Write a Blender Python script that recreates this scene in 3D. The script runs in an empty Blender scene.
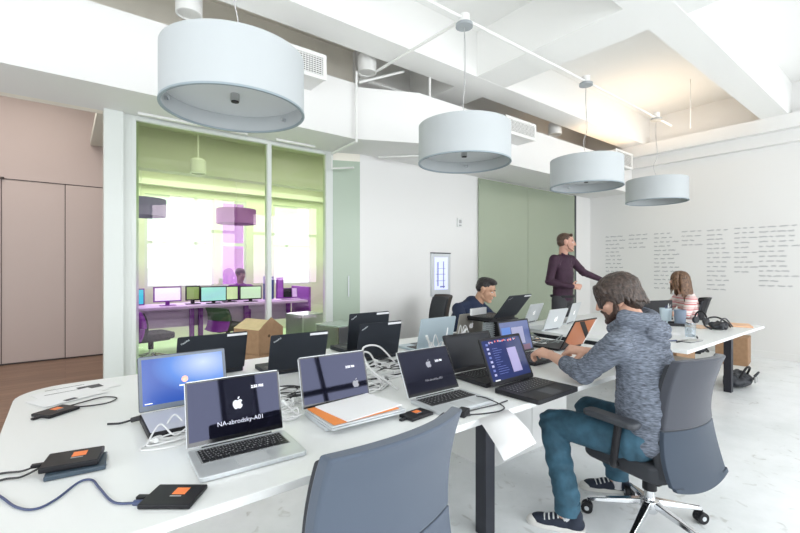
import bpy, bmesh, math, random
from mathutils import Vector, Matrix, noise
random.seed(7)
PI = math.pi
SC = bpy.context.scene
COL = SC.collection

# ------------------------------------------------------------------ camera
cam_d = bpy.data.cameras.new('camera')
cam = bpy.data.objects.new('camera', cam_d); COL.objects.link(cam)
cam_d.sensor_width = 36; cam_d.lens = 427 / 800 * 36
cam.location = (0, 0, 1.36); cam.rotation_euler = (PI/2, 0, -math.radians(38.1))
cam_d.clip_start = .05
SC.camera = cam

# ------------------------------------------------------------------ world, lights, exposure
SC.view_settings.view_transform = 'Standard'; SC.view_settings.look = 'None'
SC.view_settings.gamma = 1; SC.view_settings.use_curve_mapping = False
SC.view_settings.exposure = -0.03
w = bpy.data.worlds.new('world'); SC.world = w; w.use_nodes = True
bg = w.node_tree.nodes['Background']; bg.inputs[0].default_value = (.86, .93, 1, 1); bg.inputs[1].default_value = 2.2

def area(name, loc, rot, sx, sy, power, color=(1, 1, 1)):
    l = bpy.data.lights.new(name, 'AREA'); l.shape = 'RECTANGLE'; l.size = sx; l.size_y = sy
    l.energy = power; l.color = color
    o = bpy.data.objects.new(name, l); COL.objects.link(o); o.location = loc; o.rotation_euler = rot
    return o
# daylight outside the three groups of windows behind the camera, the side window and the inner office's windows
area('window_daylight', (3.4, -3.75, 2.0), (PI/2, 0, 0), 9.5, 2.5, 425, (.97, .985, 1))
area('window_daylight', (-4.25, .4, 2.0), (PI/2, 0, -PI/2), 6.0, 2.4, 85, (1, .985, .96))
area('window_daylight', (2.8, 9.35, 2.0), (-PI/2, 0, 0), 5, 2.2, 130, (1, 1, .97))

# added unseen fill lights that brighten the corridor and the inner office
area('corridor_fill', (-.8, 6.3, 3.9), (0, 0, 0), 2, 2, 38, (1, .94, .88))
area('office_fill', (2.7, 8.1, 3.15), (0, 0, 0), 4, 1, 75, (1, 1, .95))
area('office_fill', (2.7, 5.6, 3.15), (0, 0, 0), 4, 1, 26, (1, 1, .95))

# ------------------------------------------------------------------ materials
MATS = {}
def mat(name, col, rough=.5, metal=0, bump=0, bscale=60, var=0, vscale=8, stretch=None, emit=0, coat=0, spec=None, trans=0, alpha=1, ior=None, sheen=0):
    if name in MATS: return MATS[name]
    m = bpy.data.materials.new(name); m.use_nodes = True
    nt = m.node_tree; b = nt.nodes['Principled BSDF']
    b.inputs['Base Color'].default_value = (*col, 1)
    b.inputs['Roughness'].default_value = rough; b.inputs['Metallic'].default_value = metal
    if coat: b.inputs['Coat Weight'].default_value = coat
    if spec is not None: b.inputs['Specular IOR Level'].default_value = spec
    if trans: b.inputs['Transmission Weight'].default_value = trans
    if ior: b.inputs['IOR'].default_value = ior
    if sheen: b.inputs['Sheen Weight'].default_value = sheen
    if alpha < 1: b.inputs['Alpha'].default_value = alpha
    if emit:
        b.inputs['Emission Color'].default_value = (*col, 1); b.inputs['Emission Strength'].default_value = emit
    tc = nt.nodes.new('ShaderNodeTexCoord'); mp = nt.nodes.new('ShaderNodeMapping')
    nt.links.new(tc.outputs['Object'], mp.inputs[0])
    if stretch: mp.inputs['Scale'].default_value = stretch
    if var:
        n = nt.nodes.new('ShaderNodeTexNoise'); n.inputs['Scale'].default_value = vscale; n.inputs['Detail'].default_value = 6
        nt.links.new(mp.outputs[0], n.inputs['Vector'])
        r = nt.nodes.new('ShaderNodeValToRGB'); r.color_ramp.elements[0].position = .32; r.color_ramp.elements[1].position = .68
        r.color_ramp.elements[0].color = (*[max(0, c * (1 - var)) for c in col], 1)
        r.color_ramp.elements[1].color = (*[min(1, c * (1 + var)) for c in col], 1)
        nt.links.new(n.outputs[0], r.inputs[0]); nt.links.new(r.outputs[0], b.inputs['Base Color'])
    if bump:
        n = nt.nodes.new('ShaderNodeTexNoise'); n.inputs['Scale'].default_value = bscale; n.inputs['Detail'].default_value = 4
        nt.links.new(mp.outputs[0], n.inputs['Vector'])
        k = nt.nodes.new('ShaderNodeBump'); k.inputs['Strength'].default_value = bump; k.inputs['Distance'].default_value = .01
        nt.links.new(n.outputs[0], k.inputs['Height']); nt.links.new(k.outputs[0], b.inputs['Normal'])
    MATS[name] = m
    return m

# ------------------------------------------------------------------ mesh helpers
class MB:
    def __init__(s): s.v = []; s.f = []; s.m = []
    def add(s, vs, fs, mi=0, M=None):
        o = len(s.v)
        s.v += [tuple(M @ Vector(p)) if M else tuple(p) for p in vs]
        s.f += [[o + i for i in f] for f in fs]; s.m += [mi] * len(fs); return s
    def box(s, x0, x1, y0, y1, z0, z1, mi=0, M=None):
        vs = [(x, y, z) for x in (x0, x1) for y in (y0, y1) for z in (z0, z1)]
        return s.add(vs, [(0,1,3,2),(4,6,7,5),(0,4,5,1),(2,3,7,6),(0,2,6,4),(1,5,7,3)], mi, M)
    def prism(s, poly, z0, z1, mi=0, M=None):
        n = len(poly)
        vs = [(p[0], p[1], z0) for p in poly] + [(p[0], p[1], z1) for p in poly]
        fs = [list(range(n))[::-1], list(range(n, 2*n))] + [(i, (i+1) % n, n+(i+1) % n, n+i) for i in range(n)]
        return s.add(vs, fs, mi, M)
    def cyl(s, p0, p1, r0, r1=None, seg=16, mi=0, M=None, caps=True):
        r1 = r0 if r1 is None else r1
        p0 = Vector(p0); p1 = Vector(p1); d = (p1 - p0).normalized()
        a = d.orthogonal().normalized(); b = d.cross(a)
        vs = []
        for p, r in ((p0, r0), (p1, r1)):
            vs += [p + (a * math.cos(2*PI*i/seg) + b * math.sin(2*PI*i/seg)) * r for i in range(seg)]
        fs = [(i, (i+1) % seg, seg+(i+1) % seg, seg+i) for i in range(seg)]
        if caps: fs += [list(range(seg))[::-1], list(range(seg, 2*seg))]
        return s.add(vs, fs, mi, M)
    def tube(s, pts, r, seg=8, mi=0, M=None, closed=False):
        pts = [Vector(p) for p in pts]; n = len(pts); vs = []; a = None
        for i, p in enumerate(pts):
            if closed: d = pts[(i+1) % n] - pts[i-1]
            else: d = pts[min(i+1, n-1)] - pts[max(i-1, 0)]
            d.normalize()
            if a is None: a = d.orthogonal().normalized()
            else:
                a = a - d * a.dot(d)
                a = a.normalized() if a.length > 1e-6 else d.orthogonal().normalized()
            b = d.cross(a); rr = r[i] if isinstance(r, (list, tuple)) else r
            vs += [p + (a * math.cos(2*PI*k/seg) + b * math.sin(2*PI*k/seg)) * rr for k in range(seg)]
        fs = []
        for i in range(n if closed else n-1):
            j = (i+1) % n
            fs += [(i*seg+k, i*seg+(k+1) % seg, j*seg+(k+1) % seg, j*seg+k) for k in range(seg)]
        if not closed: fs += [list(range(seg))[::-1], [(n-1)*seg+k for k in range(seg)]]
        return s.add(vs, fs, mi, M)
    def lathe(s, prof, seg=32, c=(0, 0, 0), mi=0, M=None, closed=False):
        vs = [(c[0] + r*math.cos(2*PI*k/seg), c[1] + r*math.sin(2*PI*k/seg), c[2] + z) for r, z in prof for k in range(seg)]
        n = len(prof); fs = []
        for i in range(n if closed else n-1):
            j = (i+1) % n
            fs += [(i*seg+k, i*seg+(k+1) % seg, j*seg+(k+1) % seg, j*seg+k) for k in range(seg)]
        if not closed:
            if prof[0][0] > 1e-5: fs.append(list(range(seg))[::-1])
            if prof[-1][0] > 1e-5: fs.append([(n-1)*seg+k for k in range(seg)])
        return s.add(vs, fs, mi, M)
    def ell(s, c, r, M=None, u=20, v=12, mi=0, R=None):
        vs = []; c = Vector(c)
        def put(p):
            p = Vector(p)
            if R: p = R @ p
            vs.append(c + p)
        put((0, 0, r[2]))
        for i in range(1, v):
            t = PI*i/v
            for k in range(u):
                a = 2*PI*k/u; put((r[0]*math.sin(t)*math.cos(a), r[1]*math.sin(t)*math.sin(a), r[2]*math.cos(t)))
        put((0, 0, -r[2])); L = len(vs) - 1
        fs = [(0, 1+k, 1+(k+1) % u) for k in range(u)]
        for i in range(v-2):
            fs += [(1+i*u+k, 1+(i+1)*u+k, 1+(i+1)*u+(k+1) % u, 1+i*u+(k+1) % u) for k in range(u)]
        fs += [(L, 1+(v-2)*u+(k+1) % u, 1+(v-2)*u+k) for k in range(u)]
        return s.add(vs, fs, mi, M)
    def cap(s, p0, p1, r0, r1=None, seg=14, M=None, mi=0):
        """rounded, tapering limb"""
        r1 = r0 if r1 is None else r1; p0 = Vector(p0); p1 = Vector(p1); d = (p1-p0).normalized()
        pts = []; rs = []
        for i in range(1, 6):
            a = PI/2*i/5; pts.append(p0 - d*r0*math.cos(a)); rs.append(r0*math.sin(a))
        for i in range(1, 4): pts.append(p0.lerp(p1, i/4)); rs.append(r0+(r1-r0)*i/4)
        for i in range(0, 5):
            a = PI/2*i/5; pts.append(p1 + d*r1*math.sin(a)); rs.append(r1*math.cos(a))
        return s.tube(pts, rs, seg, mi, M)
    def mesh(s, name):
        me = bpy.data.meshes.new(name); me.from_pydata(s.v, [], s.f); me.update(); return me
    def build(s, name, m, parent=None, smooth=True, bevel=0, world=False, seg=2, angle=35, recalc=True):
        if world and parent is not None:
            o = parent.location; s.v = [(p[0]-o.x, p[1]-o.y, p[2]-o.z) for p in s.v]
        me = s.mesh(name)
        for x in (m if isinstance(m, (list, tuple)) else [m]): me.materials.append(x)
        for p, k in zip(me.polygons, s.m): p.material_index = k
        if recalc:
            bm = bmesh.new(); bm.from_mesh(me); bmesh.ops.recalc_face_normals(bm, faces=bm.faces); bm.to_mesh(me); bm.free()
        if smooth:
            me.shade_smooth(); me.set_sharp_from_angle(angle=math.radians(angle))
        o = bpy.data.objects.new(name, me); COL.objects.link(o)
        if parent is not None: o.parent = parent
        if bevel:
            b = o.modifiers.new('bevel', 'BEVEL'); b.width = bevel; b.segments = seg; b.limit_method = 'ANGLE'; b.angle_limit = math.radians(40)
        return o

def tag(o, label=None, cat=None, group=None, kind=None):
    if label: o['label'] = label
    if cat: o['category'] = cat
    if group: o['group'] = group
    if kind: o['kind'] = kind
    return o
def thing(name, label, cat, loc=(0, 0, 0), rz=0, group=None):
    o = bpy.data.objects.new(name, None); COL.objects.link(o); o.location = loc; o.rotation_euler = (0, 0, rz)
    o.empty_display_size = .1
    return tag(o, label, cat, group)
def struct(o): o['kind'] = 'structure'; return o
def recentre(o):
    """move a single-mesh thing's origin to the middle of its underside"""
    me = o.data; xs = [v.co.x for v in me.vertices]; ys = [v.co.y for v in me.vertices]; zs = [v.co.z for v in me.vertices]
    c = Vector(((min(xs)+max(xs))/2, (min(ys)+max(ys))/2, min(zs)))
    for v in me.vertices: v.co -= c
    o.location = c; return o
def copy_tree(o, parent=None):
    c = o.copy(); COL.objects.link(c)
    if parent is not None: c.parent = parent
    for ch in list(o.children): copy_tree(ch, c)
    return c
def spline(pts, n=8):
    pts = [Vector(p) for p in pts]; out = []
    P = [pts[0]*2-pts[1]] + pts + [pts[-1]*2-pts[-2]]
    for i in range(1, len(P)-2):
        a, b, c, d = P[i-1:i+3]
        for k in range(n):
            t = k/n
            out.append(.5*((2*b)+(c-a)*t+(2*a-5*b+4*c-d)*t*t+(3*b-a-3*c+d)*t**3))
    out.append(pts[-1]); return out
def remesh(mb, name, m, parent, voxel=.006, smooth=4, disp=None, world=True):
    """one continuous surface from overlapping volumes"""
    if world and parent is not None:
        o = parent.location; mb.v = [(p[0]-o.x, p[1]-o.y, p[2]-o.z) for p in mb.v]
    me = mb.mesh(name+'_raw')
    bm = bmesh.new(); bm.from_mesh(me); bmesh.ops.recalc_face_normals(bm, faces=bm.faces); bm.to_mesh(me); bm.free()
    ob = bpy.data.objects.new(name, me); COL.objects.link(ob)
    r = ob.modifiers.new('r', 'REMESH'); r.mode = 'VOXEL'; r.voxel_size = voxel
    if smooth:
        q = ob.modifiers.new('s', 'SMOOTH'); q.iterations = smooth; q.factor = .5
    dg = bpy.context.evaluated_depsgraph_get(); dg.update()
    me2 = bpy.data.meshes.new_from_object(ob.evaluated_get(dg))
    ob.modifiers.clear(); ob.data = me2; me2.name = name
    me2.materials.clear(); me2.materials.append(m)
    if disp:
        off = parent.location if (parent is not None and world) else Vector((0, 0, 0))
        ns = [v.normal.copy() for v in me2.vertices]
        for v, nn in zip(me2.vertices, ns): v.co += nn * disp(v.co + off, nn)
    me2.shade_smooth()
    if parent is not None: ob.parent = parent
    return ob
def text_geo(txt, size, M, depth=0, bold=False):
    """flat letters as verts and faces, transformed by M (x right, y up)"""
    c = bpy.data.curves.new('t', 'FONT'); c.body = txt; c.size = size; c.align_x = 'CENTER'; c.extrude = depth
    if bold: c.offset = size*.02
    o = bpy.data.objects.new('t', c); COL.objects.link(o)
    dg = bpy.context.evaluated_depsgraph_get(); dg.update()
    me = bpy.data.meshes.new_from_object(o.evaluated_get(dg))
    vs = [tuple(M @ v.co) for v in me.vertices]; fs = [list(p.vertices) for p in me.polygons]
    bpy.data.objects.remove(o); return vs, fs
# ------------------------------------------------------------------ palette
WALL = mat('white_paint', (.82, .815, .80), .6, bump=.03, bscale=120)
CEIL = mat('ceiling_paint', (.90, .90, .88), .7)
BEIGE = mat('shaded_plenum_paint', (.88, .84, .75), .7, var=.05, vscale=3)
PINKW = mat('greige_panel', (.61, .51, .485), .45, bump=.03, bscale=200)
WTRIM = mat('grey_white_trim', (.70, .73, .70), .45)
WHITE = mat('white_lacquer', (.80, .81, .80), .35)
TABLE = mat('white_laminate', (.83, .845, .835), .3, spec=.4)
BLACKM = mat('black_powder_metal', (.018, .02, .03), .45)
BLACKP = mat('black_plastic', (.014, .014, .017), .45, spec=.3)
DKLID = mat('black_rubber_lid', (.018, .022, .030), .6, spec=.3)
DGREY = mat('dark_grey_plastic', (.05, .055, .065), .5)
SILVER = mat('silver_aluminium', (.66, .69, .71), .38, metal=.5)
CHROME = mat('polished_chrome', (.75, .76, .78), .12, metal=1)
STEEL = mat('brushed_steel', (.5, .5, .5), .3, metal=1, bump=.05, bscale=40, stretch=(1, 1, 20))
PAPER = mat('white_paper', (.86, .86, .87), .7)
ORANGE = mat('orange_card', (.85, .28, .07), .6)
CARD = mat('brown_cardboard', (.36, .215, .12), .8, var=.08, vscale=20)
CARDL = mat('pale_cardboard', (.74, .60, .33), .8, var=.06, vscale=20)
WCABLE = mat('white_cable', (.82, .82, .82), .4)
BCABLE = mat('black_cable', (.02, .02, .024), .45)
BLUCABLE = mat('navy_cable', (.05, .07, .16), .4)
PURPLE = mat('purple_film_tint', (.25, .03, .38), .4)  # violet cast of the film glass, painted into the office objects
LILAC = mat('lilac_film_tint', (.64, .50, .70), .5)  # paler cast of the film glass, put in as base colour

def floor_mat():
    m = bpy.data.materials.new('painted_concrete'); m.use_nodes = True; nt = m.node_tree; b = nt.nodes['Principled BSDF']
    tc = nt.nodes.new('ShaderNodeTexCoord')
    n1 = nt.nodes.new('ShaderNodeTexNoise'); n1.inputs['Scale'].default_value = 1.6; n1.inputs['Detail'].default_value = 9; n1.inputs['Roughness'].default_value = .65
    n2 = nt.nodes.new('ShaderNodeTexNoise'); n2.inputs['Scale'].default_value = 9; n2.inputs['Detail'].default_value = 8; n2.inputs['Distortion'].default_value = 1.2
    r1 = nt.nodes.new('ShaderNodeValToRGB'); r1.color_ramp.elements[0].position = .35; r1.color_ramp.elements[0].color = (.76, .79, .79, 1)
    r1.color_ramp.elements[1].position = .62; r1.color_ramp.elements[1].color = (.90, .92, .93, 1)
    r2 = nt.nodes.new('ShaderNodeValToRGB'); r2.color_ramp.elements[0].position = .27; r2.color_ramp.elements[0].color = (.55, .54, .5, 1)
    r2.color_ramp.elements[1].position = .38; r2.color_ramp.elements[1].color = (1, 1, 1, 1)
    mx = nt.nodes.new('ShaderNodeMix'); mx.data_type = 'RGBA'; mx.blend_type = 'MULTIPLY'; mx.inputs[0].default_value = .6
    for n in (n1, n2): nt.links.new(tc.outputs['Object'], n.inputs['Vector'])
    nt.links.new(n1.outputs[0], r1.inputs[0]); nt.links.new(n2.outputs[0], r2.inputs[0])
    nt.links.new(r1.outputs[0], mx.inputs[6]); nt.links.new(r2.outputs[0], mx.inputs[7]); nt.links.new(mx.outputs[2], b.inputs['Base Color'])
    b.inputs['Roughness'].default_value = .32; return m
def wood_mat():
    m = bpy.data.materials.new('wood_floor'); m.use_nodes = True; nt = m.node_tree; b = nt.nodes['Principled BSDF']
    tc = nt.nodes.new('ShaderNodeTexCoord'); br = nt.nodes.new('ShaderNodeTexBrick')
    br.inputs['Scale'].default_value = 1; br.inputs['Brick Width'].default_value = 1.6; br.inputs['Row Height'].default_value = .13
    br.inputs['Mortar Size'].default_value = .002; br.inputs['Color1'].default_value = (.33, .20, .135, 1); br.inputs['Color2'].default_value = (.25, .15, .10, 1)
    br.inputs['Mortar'].default_value = (.12, .08, .06, 1)
    n = nt.nodes.new('ShaderNodeTexNoise'); n.inputs['Scale'].default_value = 6; mp = nt.nodes.new('ShaderNodeMapping'); mp.inputs['Scale'].default_value = (.5, 9, 1)
    mx = nt.nodes.new('ShaderNodeMix'); mx.data_type = 'RGBA'; mx.blend_type = 'OVERLAY'; mx.inputs[0].default_value = .5
    nt.links.new(tc.outputs['Object'], br.inputs['Vector']); nt.links.new(tc.outputs['Object'], mp.inputs[0]); nt.links.new(mp.outputs[0], n.inputs['Vector'])
    nt.links.new(br.outputs[0], mx.inputs[6]); nt.links.new(n.outputs[0], mx.inputs[7]); nt.links.new(mx.outputs[2], b.inputs['Base Color'])
    b.inputs['Roughness'].default_value = .35; return m
def film_glass():
    """glass carrying a colour-shifting film: green at the head, pale below with violet patches"""
    m = bpy.data.materials.new('dichroic_film_glass'); m.use_nodes = True; nt = m.node_tree; nt.nodes.clear()
    out = nt.nodes.new('ShaderNodeOutputMaterial'); tr = nt.nodes.new('ShaderNodeBsdfTransparent'); gl = nt.nodes.new('ShaderNodeBsdfGlossy')
    mx = nt.nodes.new('ShaderNodeMixShader'); mx.inputs[0].default_value = .03; gl.inputs['Roughness'].default_value = .02
    gl.inputs['Color'].default_value = (1, .75, 1, 1)
    tc = nt.nodes.new('ShaderNodeTexCoord'); sx = nt.nodes.new('ShaderNodeSeparateXYZ'); nt.links.new(tc.outputs['Object'], sx.inputs[0])
    nz = nt.nodes.new('ShaderNodeTexNoise'); nz.inputs['Scale'].default_value = 1.3; nt.links.new(tc.outputs['Object'], nz.inputs['Vector'])
    ad = nt.nodes.new('ShaderNodeMath'); ad.operation = 'MULTIPLY_ADD'; ad.inputs[1].default_value = .5; nt.links.new(nz.outputs[0], ad.inputs[0])
    nt.links.new(sx.outputs[2], ad.inputs[2])
    r = nt.nodes.new('ShaderNodeValToRGB'); e = r.color_ramp.elements
    mr = nt.nodes.new('ShaderNodeMapRange'); mr.inputs[1].default_value = .2; mr.inputs[2].default_value = 3.0; nt.links.new(ad.outputs[0], mr.inputs[0]); nt.links.new(mr.outputs[0], r.inputs[0])
    e[0].position = 0; e[0].color = (.90, 1, .85, 1); e[1].position = 1; e[1].color = (.76, .80, .64, 1)
    for p, c in ((.24, (.93, .98, .9, 1)), (.38, (.92, .82, .96, 1)), (.52, (.95, .98, .92, 1)), (.72, (.86, .93, .77, 1))):
        k = e.new(p); k.color = c
    nt.links.new(r.outputs[0], tr.inputs[0]); nt.links.new(tr.outputs[0], mx.inputs[1]); nt.links.new(gl.outputs[0], mx.inputs[2]); nt.links.new(mx.outputs[0], out.inputs[0])
    return m
def tint_glass(name, col, gloss=.08, rough=.02):
    m = bpy.data.materials.new(name); m.use_nodes = True; nt = m.node_tree; nt.nodes.clear()
    out = nt.nodes.new('ShaderNodeOutputMaterial'); tr = nt.nodes.new('ShaderNodeBsdfTransparent'); gl = nt.nodes.new('ShaderNodeBsdfGlossy')
    mx = nt.nodes.new('ShaderNodeMixShader'); mx.inputs[0].default_value = gloss; gl.inputs['Roughness'].default_value = rough; tr.inputs[0].default_value = (*col, 1)
    nt.links.new(tr.outputs[0], mx.inputs[1]); nt.links.new(gl.outputs[0], mx.inputs[2]); nt.links.new(mx.outputs[0], out.inputs[0]); return m
FLOOR = floor_mat(); WOOD = wood_mat(); FILM = film_glass(); CLEAR = tint_glass('clear_glass', (.95, .97, .97))
MAGENTA = tint_glass('violet_tinted_glass', (.75, .52, .80)); TEAL = tint_glass('frosted_green_glass', (.6, .75, .65), .1, .2)

# ------------------------------------------------------------------ setting
def S(name, m, *boxes, **k):
    mb = MB()
    for b in boxes: mb.box(*b)
    return struct(mb.build(name, m, smooth=False, **k))
S('floor', FLOOR, (-4, 8.4, -3.5, 4.42, -.1, 0))
S('floor_corridor', WOOD, (-4, .5, 4.42, 8.2, -.1, 0))
S('floor_office', mat('office_concrete', (.62, .80, .52), .4, var=.05, vscale=3), (.5, 5.2, 4.42, 9.2, -.1, 0))
S('wall_right', WALL, (8.2, 8.4, -3.5, 4.5, 0, 4.0))
# far side: plain wall with the wall screen, recess for the green glass, return to the corner
S('wall_far', WALL, (2.79, 8.2, 4.34, 4.5, 0, 2.71), (2.79, 8.2, 4.44, 4.5, 2.71, 4.0))
S('wall_upper', BEIGE, (-4, 8.2, 4.5, 4.6, 2.71, 4.0))
S('wall_corridor', PINKW, (-4, .47, 8.0, 8.1, 0, 4.0))
mb = MB()
for x in (-.72, -.665+.95-.9, ): pass
mb.box(-4, .46, 7.99, 7.998, 2.565, 2.575)
for x in (-.69, -1.45, .0): mb.box(x-.004, x+.004, 7.99, 7.998, .02, 2.57)
mb.box(-4, .46, 7.985, 7.998, 0, .02)
mb.box(-.70, -.66, 7.97, 7.99, 2.56, 2.59); mb.box(-.72, -.66, 7.97, 7.99, .0, .02)
struct(mb.build('trim_1', mat('dark_seam', (.05, .035, .035), .6), smooth=False))
S('door_1', PINKW, (.005, .46, 7.985, 7.995, .02, 2.56)); 
S('ceiling_corridor', BEIGE, (-4, .475, 4.6, 8.1, 3.95, 4.05))
S('wall_divider', WTRIM, (.475, .53, 4.55, 9.0, 0, 3.95))
S('wall_office_right', mat('office_green_wall', (.66, .74, .55), .6), (5.05, 5.2, 4.6, 9.1, 0, 3.3))  # green of the office walls is the glass film's cast, painted in
S('ceiling_office', mat('office_ceiling', (.68, .68, .62), .7), (.3, 5.2, 4.6, 9.2, 3.2, 3.3))
S('trim_2', mat('office_beam', (.66, .66, .60), .6), (.54, 5.05, 6.5, 6.7, 2.66, 3.2), (.54, 5.05, 8.85, 9.0, 2.85, 2.95))
# office back wall with three windows (pieces between the openings)
wb = [(.3, 1.14), (2.34, 2.46), (2.98, 3.55), (4.45, 5.2)]
S('wall_office_back', mat('office_wall', (.72, .74, .60), .6), *[(a, b, 9.0, 9.15, 0, 3.3) for a, b in wb], *[(a, b, 9.0, 9.15, 2.7, 3.3) for a, b in ((1.14, 2.34), (2.46, 2.98), (3.55, 4.45))], *[(a, b, 9.0, 9.15, 0, .95) for a, b in ((1.14, 2.34), (2.46, 2.98), (3.55, 4.45))])
for i, (a, b, g) in enumerate(((1.14, 2.34, CLEAR), (2.46, 2.98, MAGENTA), (3.55, 4.45, CLEAR))):
    f = MB()
    for q in ((a, a+.05, .95, 2.7), (b-.05, b, .95, 2.7), (a+.05, b-.05, .95, 1.0), (a+.05, b-.05, 2.65, 2.7), (a+.05, b-.05, 1.78, 1.84)): f.box(q[0], q[1], 9.02, 9.08, q[2], q[3])
    wf = struct(f.build('window_%d' % (i+1), WTRIM, smooth=False))
    struct(MB().box(a+.05, b-.05, 9.045, 9.05, 1.0, 2.65).build('pane', g, wf, smooth=False))
# building across the street seen dimly through the office windows
fb = MB(); fb.box(0, 7, 13.0, 13.3, -3, 1.7)
S('trim_3', mat('pale_render', (.85, .84, .80), .8), (-1, 8, 13.2, 13.4, -3, 1.9))
# glass front of the office
gf = thing('glass_partition', 'green-tinted full-height glass front of the inner office', 'glass wall', (1.44, 4.5, 0))
gf['kind'] = 'structure'
fr = MB()
for a, b in ((.46, .50), (1.70, 1.745), (2.40, 2.49)): fr.box(a, b, 4.46, 4.54, .0, 2.67)
fr.box(.46, 2.49, 4.46, 4.54, 2.67, 2.709); fr.box(.5, 1.70, 4.46, 4.54, 0, .05); fr.box(1.745, 2.4, 4.46, 4.54, 0, .05)
struct(fr.build('frame', WTRIM, gf, world=True, smooth=False, bevel=.002))
for a, b in ((.5, 1.70), (1.745, 2.40)): struct(MB().box(a, b, 4.495, 4.503, .05, 2.67).build('pane', FILM, gf, world=True, smooth=False))
S('trim_4', WTRIM, (.26, .40, 4.42, 4.55, 0, 2.71), (.40, .46, 4.46, 4.55, 0, 2.71))
# frosted return pane between the glass front and the white wall
mb = MB(); mb.prism([(2.49, 4.47), (2.79, 4.34), (2.79, 4.36), (2.49, 4.49)], .0, 2.62)
sp = struct(mb.build('window_4', mat('frosted_pale_green_glass', (.42, .50, .41), .3), smooth=False))
struct(MB().cyl((2.66, 4.385, 1.0), (2.66, 4.385, 1.25), .008, seg=8).build('handle', SILVER, sp))
struct(MB().prism([(2.49, 4.47), (2.79, 4.34), (2.79, 4.5), (2.49, 4.5)], 2.62, 2.71).build('trim_5', BEIGE, smooth=False))
# soffit in two steps
S('trim_6', WALL, (-4, 2.41, 3.85, 4.5, 2.71, 3.30))
struct(MB().prism([(2.41, 3.85), (3.05, 3.55), (8.2, 3.55), (8.2, 4.44), (2.41, 4.5)], 2.71, 3.26).build('soffit', WALL, smooth=False))
# slab and beams
S('ceiling', CEIL, (-4, 8.4, -3.5, 3.6, 4.0, 4.1))
S('ceiling_plenum', BEIGE, (-4, 8.4, 3.6, 4.6, 4.0, 4.1))
S('trim_7', CEIL, (-4, 8.2, 3.25, 3.6, 3.5, 4.0))
S('trim_8', CEIL, (-4, 8.2, 1.35, 1.65, 3.5, 4.0))
S('trim_9', CEIL, (3.65, 4.15, -3.5, 4.5, 3.502, 4.0))
S('trim_10', CEIL, (-4, 8.2, -1.0, -.6, 3.5, 4.0))
S('trim_11', WALL, (7.95, 8.2, -3.5, 4.4, 3.3, 3.5), (8.08, 8.2, -3.5, 4.4, 3.13, 3.3))
# behind the camera: piers and tall windows
pc = [(-4, -3.5), (-1.3, -.9), (1.3, 1.7), (3.9, 4.3), (6.5, 6.9), (8.2, 8.4)]
S('wall_back', WALL, *[(a, b, -3.7, -3.5, 0, 4.0) for a, b in pc], *[(pc[i][1], pc[i+1][0], -3.7, -3.5, 0, .8) for i in range(5)], *[(pc[i][1], pc[i+1][0], -3.7, -3.5, 3.3, 4.0) for i in range(5)])
for i in range(5):
    a, b = pc[i][1], pc[i+1][0]; f = MB()
    for q in ((a, a+.06, .8, 3.3), (b-.06, b, .8, 3.3), (a+.06, b-.06, .8, .86), (a+.06, b-.06, 3.24, 3.3), (a+.06, b-.06, 2.3, 2.38), ((a+b)/2-.03, (a+b)/2+.03, .86, 3.24)): f.box(q[0], q[1], -3.64, -3.56, q[2], q[3])
    struct(f.build('window_%d' % (i+5), DGREY, smooth=False))
S('wall_left', WALL, (-4.2, -4, -3.5, -2.6, 0, 4.0), (-4.2, -4, 3.4, 8.1, 0, 4.0), (-4.2, -4, -2.6, 3.4, 0, .8), (-4.2, -4, -2.6, 3.4, 3.2, 4.0))
f = MB()
for y in (-2.6, -.6, 1.4, 3.34): f.box(-4.15, -4.08, y, y+.06, .8, 3.2)
f.box(-4.15, -4.08, -2.6, 3.4, .8, .86); f.box(-4.15, -4.08, -2.6, 3.4, 3.14, 3.2)
struct(f.build('window_10', DGREY, smooth=False))
S('baseboard_right', WALL, (8.185, 8.2, -3.5, 4.34, 0, .1))

# large green back-painted glass on the far wall
gp = thing('glass_panel', 'tall sage-green frosted glass panel on the far wall behind the standing man', 'glass panel', (6.24, 4.33, 0))
MB().box(4.886, 6.10, 4.308, 4.330, .03, 2.69).build('pane', mat('sage_back_painted_glass', (.40, .46, .35), .22, metal=.45, coat=.5), gp, world=True, smooth=False)
MB().box(6.106, 7.57, 4.308, 4.330, .03, 2.69).build('pane', MATS['sage_back_painted_glass'], gp, world=True, smooth=False)
MB().box(7.57, 7.61, 4.30, 4.335, 0, 2.70).box(4.886, 7.57, 4.30, 4.335, 0.001, .03).build('edge_channel', DGREY, gp, world=True, smooth=False)

# wall screen and thermostat
u = thing('wall_screen', 'small upright screen in a brushed steel frame on the white wall', 'screen', (4.13, 4.34, 1.24))
X0, X1, Z0, Z1 = 3.93, 4.29, .95, 1.54
MB().box(X0, X1, 4.315, 4.34, Z0, Z1).build('frame', SILVER, u, world=True, bevel=.004)
MB().box(X0, X1, 4.305, 4.34, Z1, Z1+.012).build('top_edge', BLACKM, u, world=True)
sc = MB().box(X0+.055, X1-.055, 4.312, 4.315, Z0+.09, Z1-.05).build('display', mat('lilac_display', (.62, .66, .9), .2, emit=.55), u, world=True)
lc = MB()
for a, b, c, d in ((.05, .07, .05, .38), (.16, .175, .02, .39), (.02, .2, .21, .216), (.02, .2, .12, .125), (.06, .2, .29, .294), (.1, .19, .03, .05)): lc.box(X0+.055+a, X0+.055+b, 4.3095, 4.311, Z0+.09+c, Z0+.09+d)
lc.build('plan_lines', mat('display_lines', (.2, .22, .42), .3, emit=.2), sc, smooth=False)
sc.children[0].location = (0, 0, 0)
for ch in sc.children:
    for v in ch.data.vertices: v.co -= Vector(u.location)
t = thing('thermostat', 'small white thermostat on the wall above the steel-framed screen', 'thermostat', (4.49, 4.34, 1.93))
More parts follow.
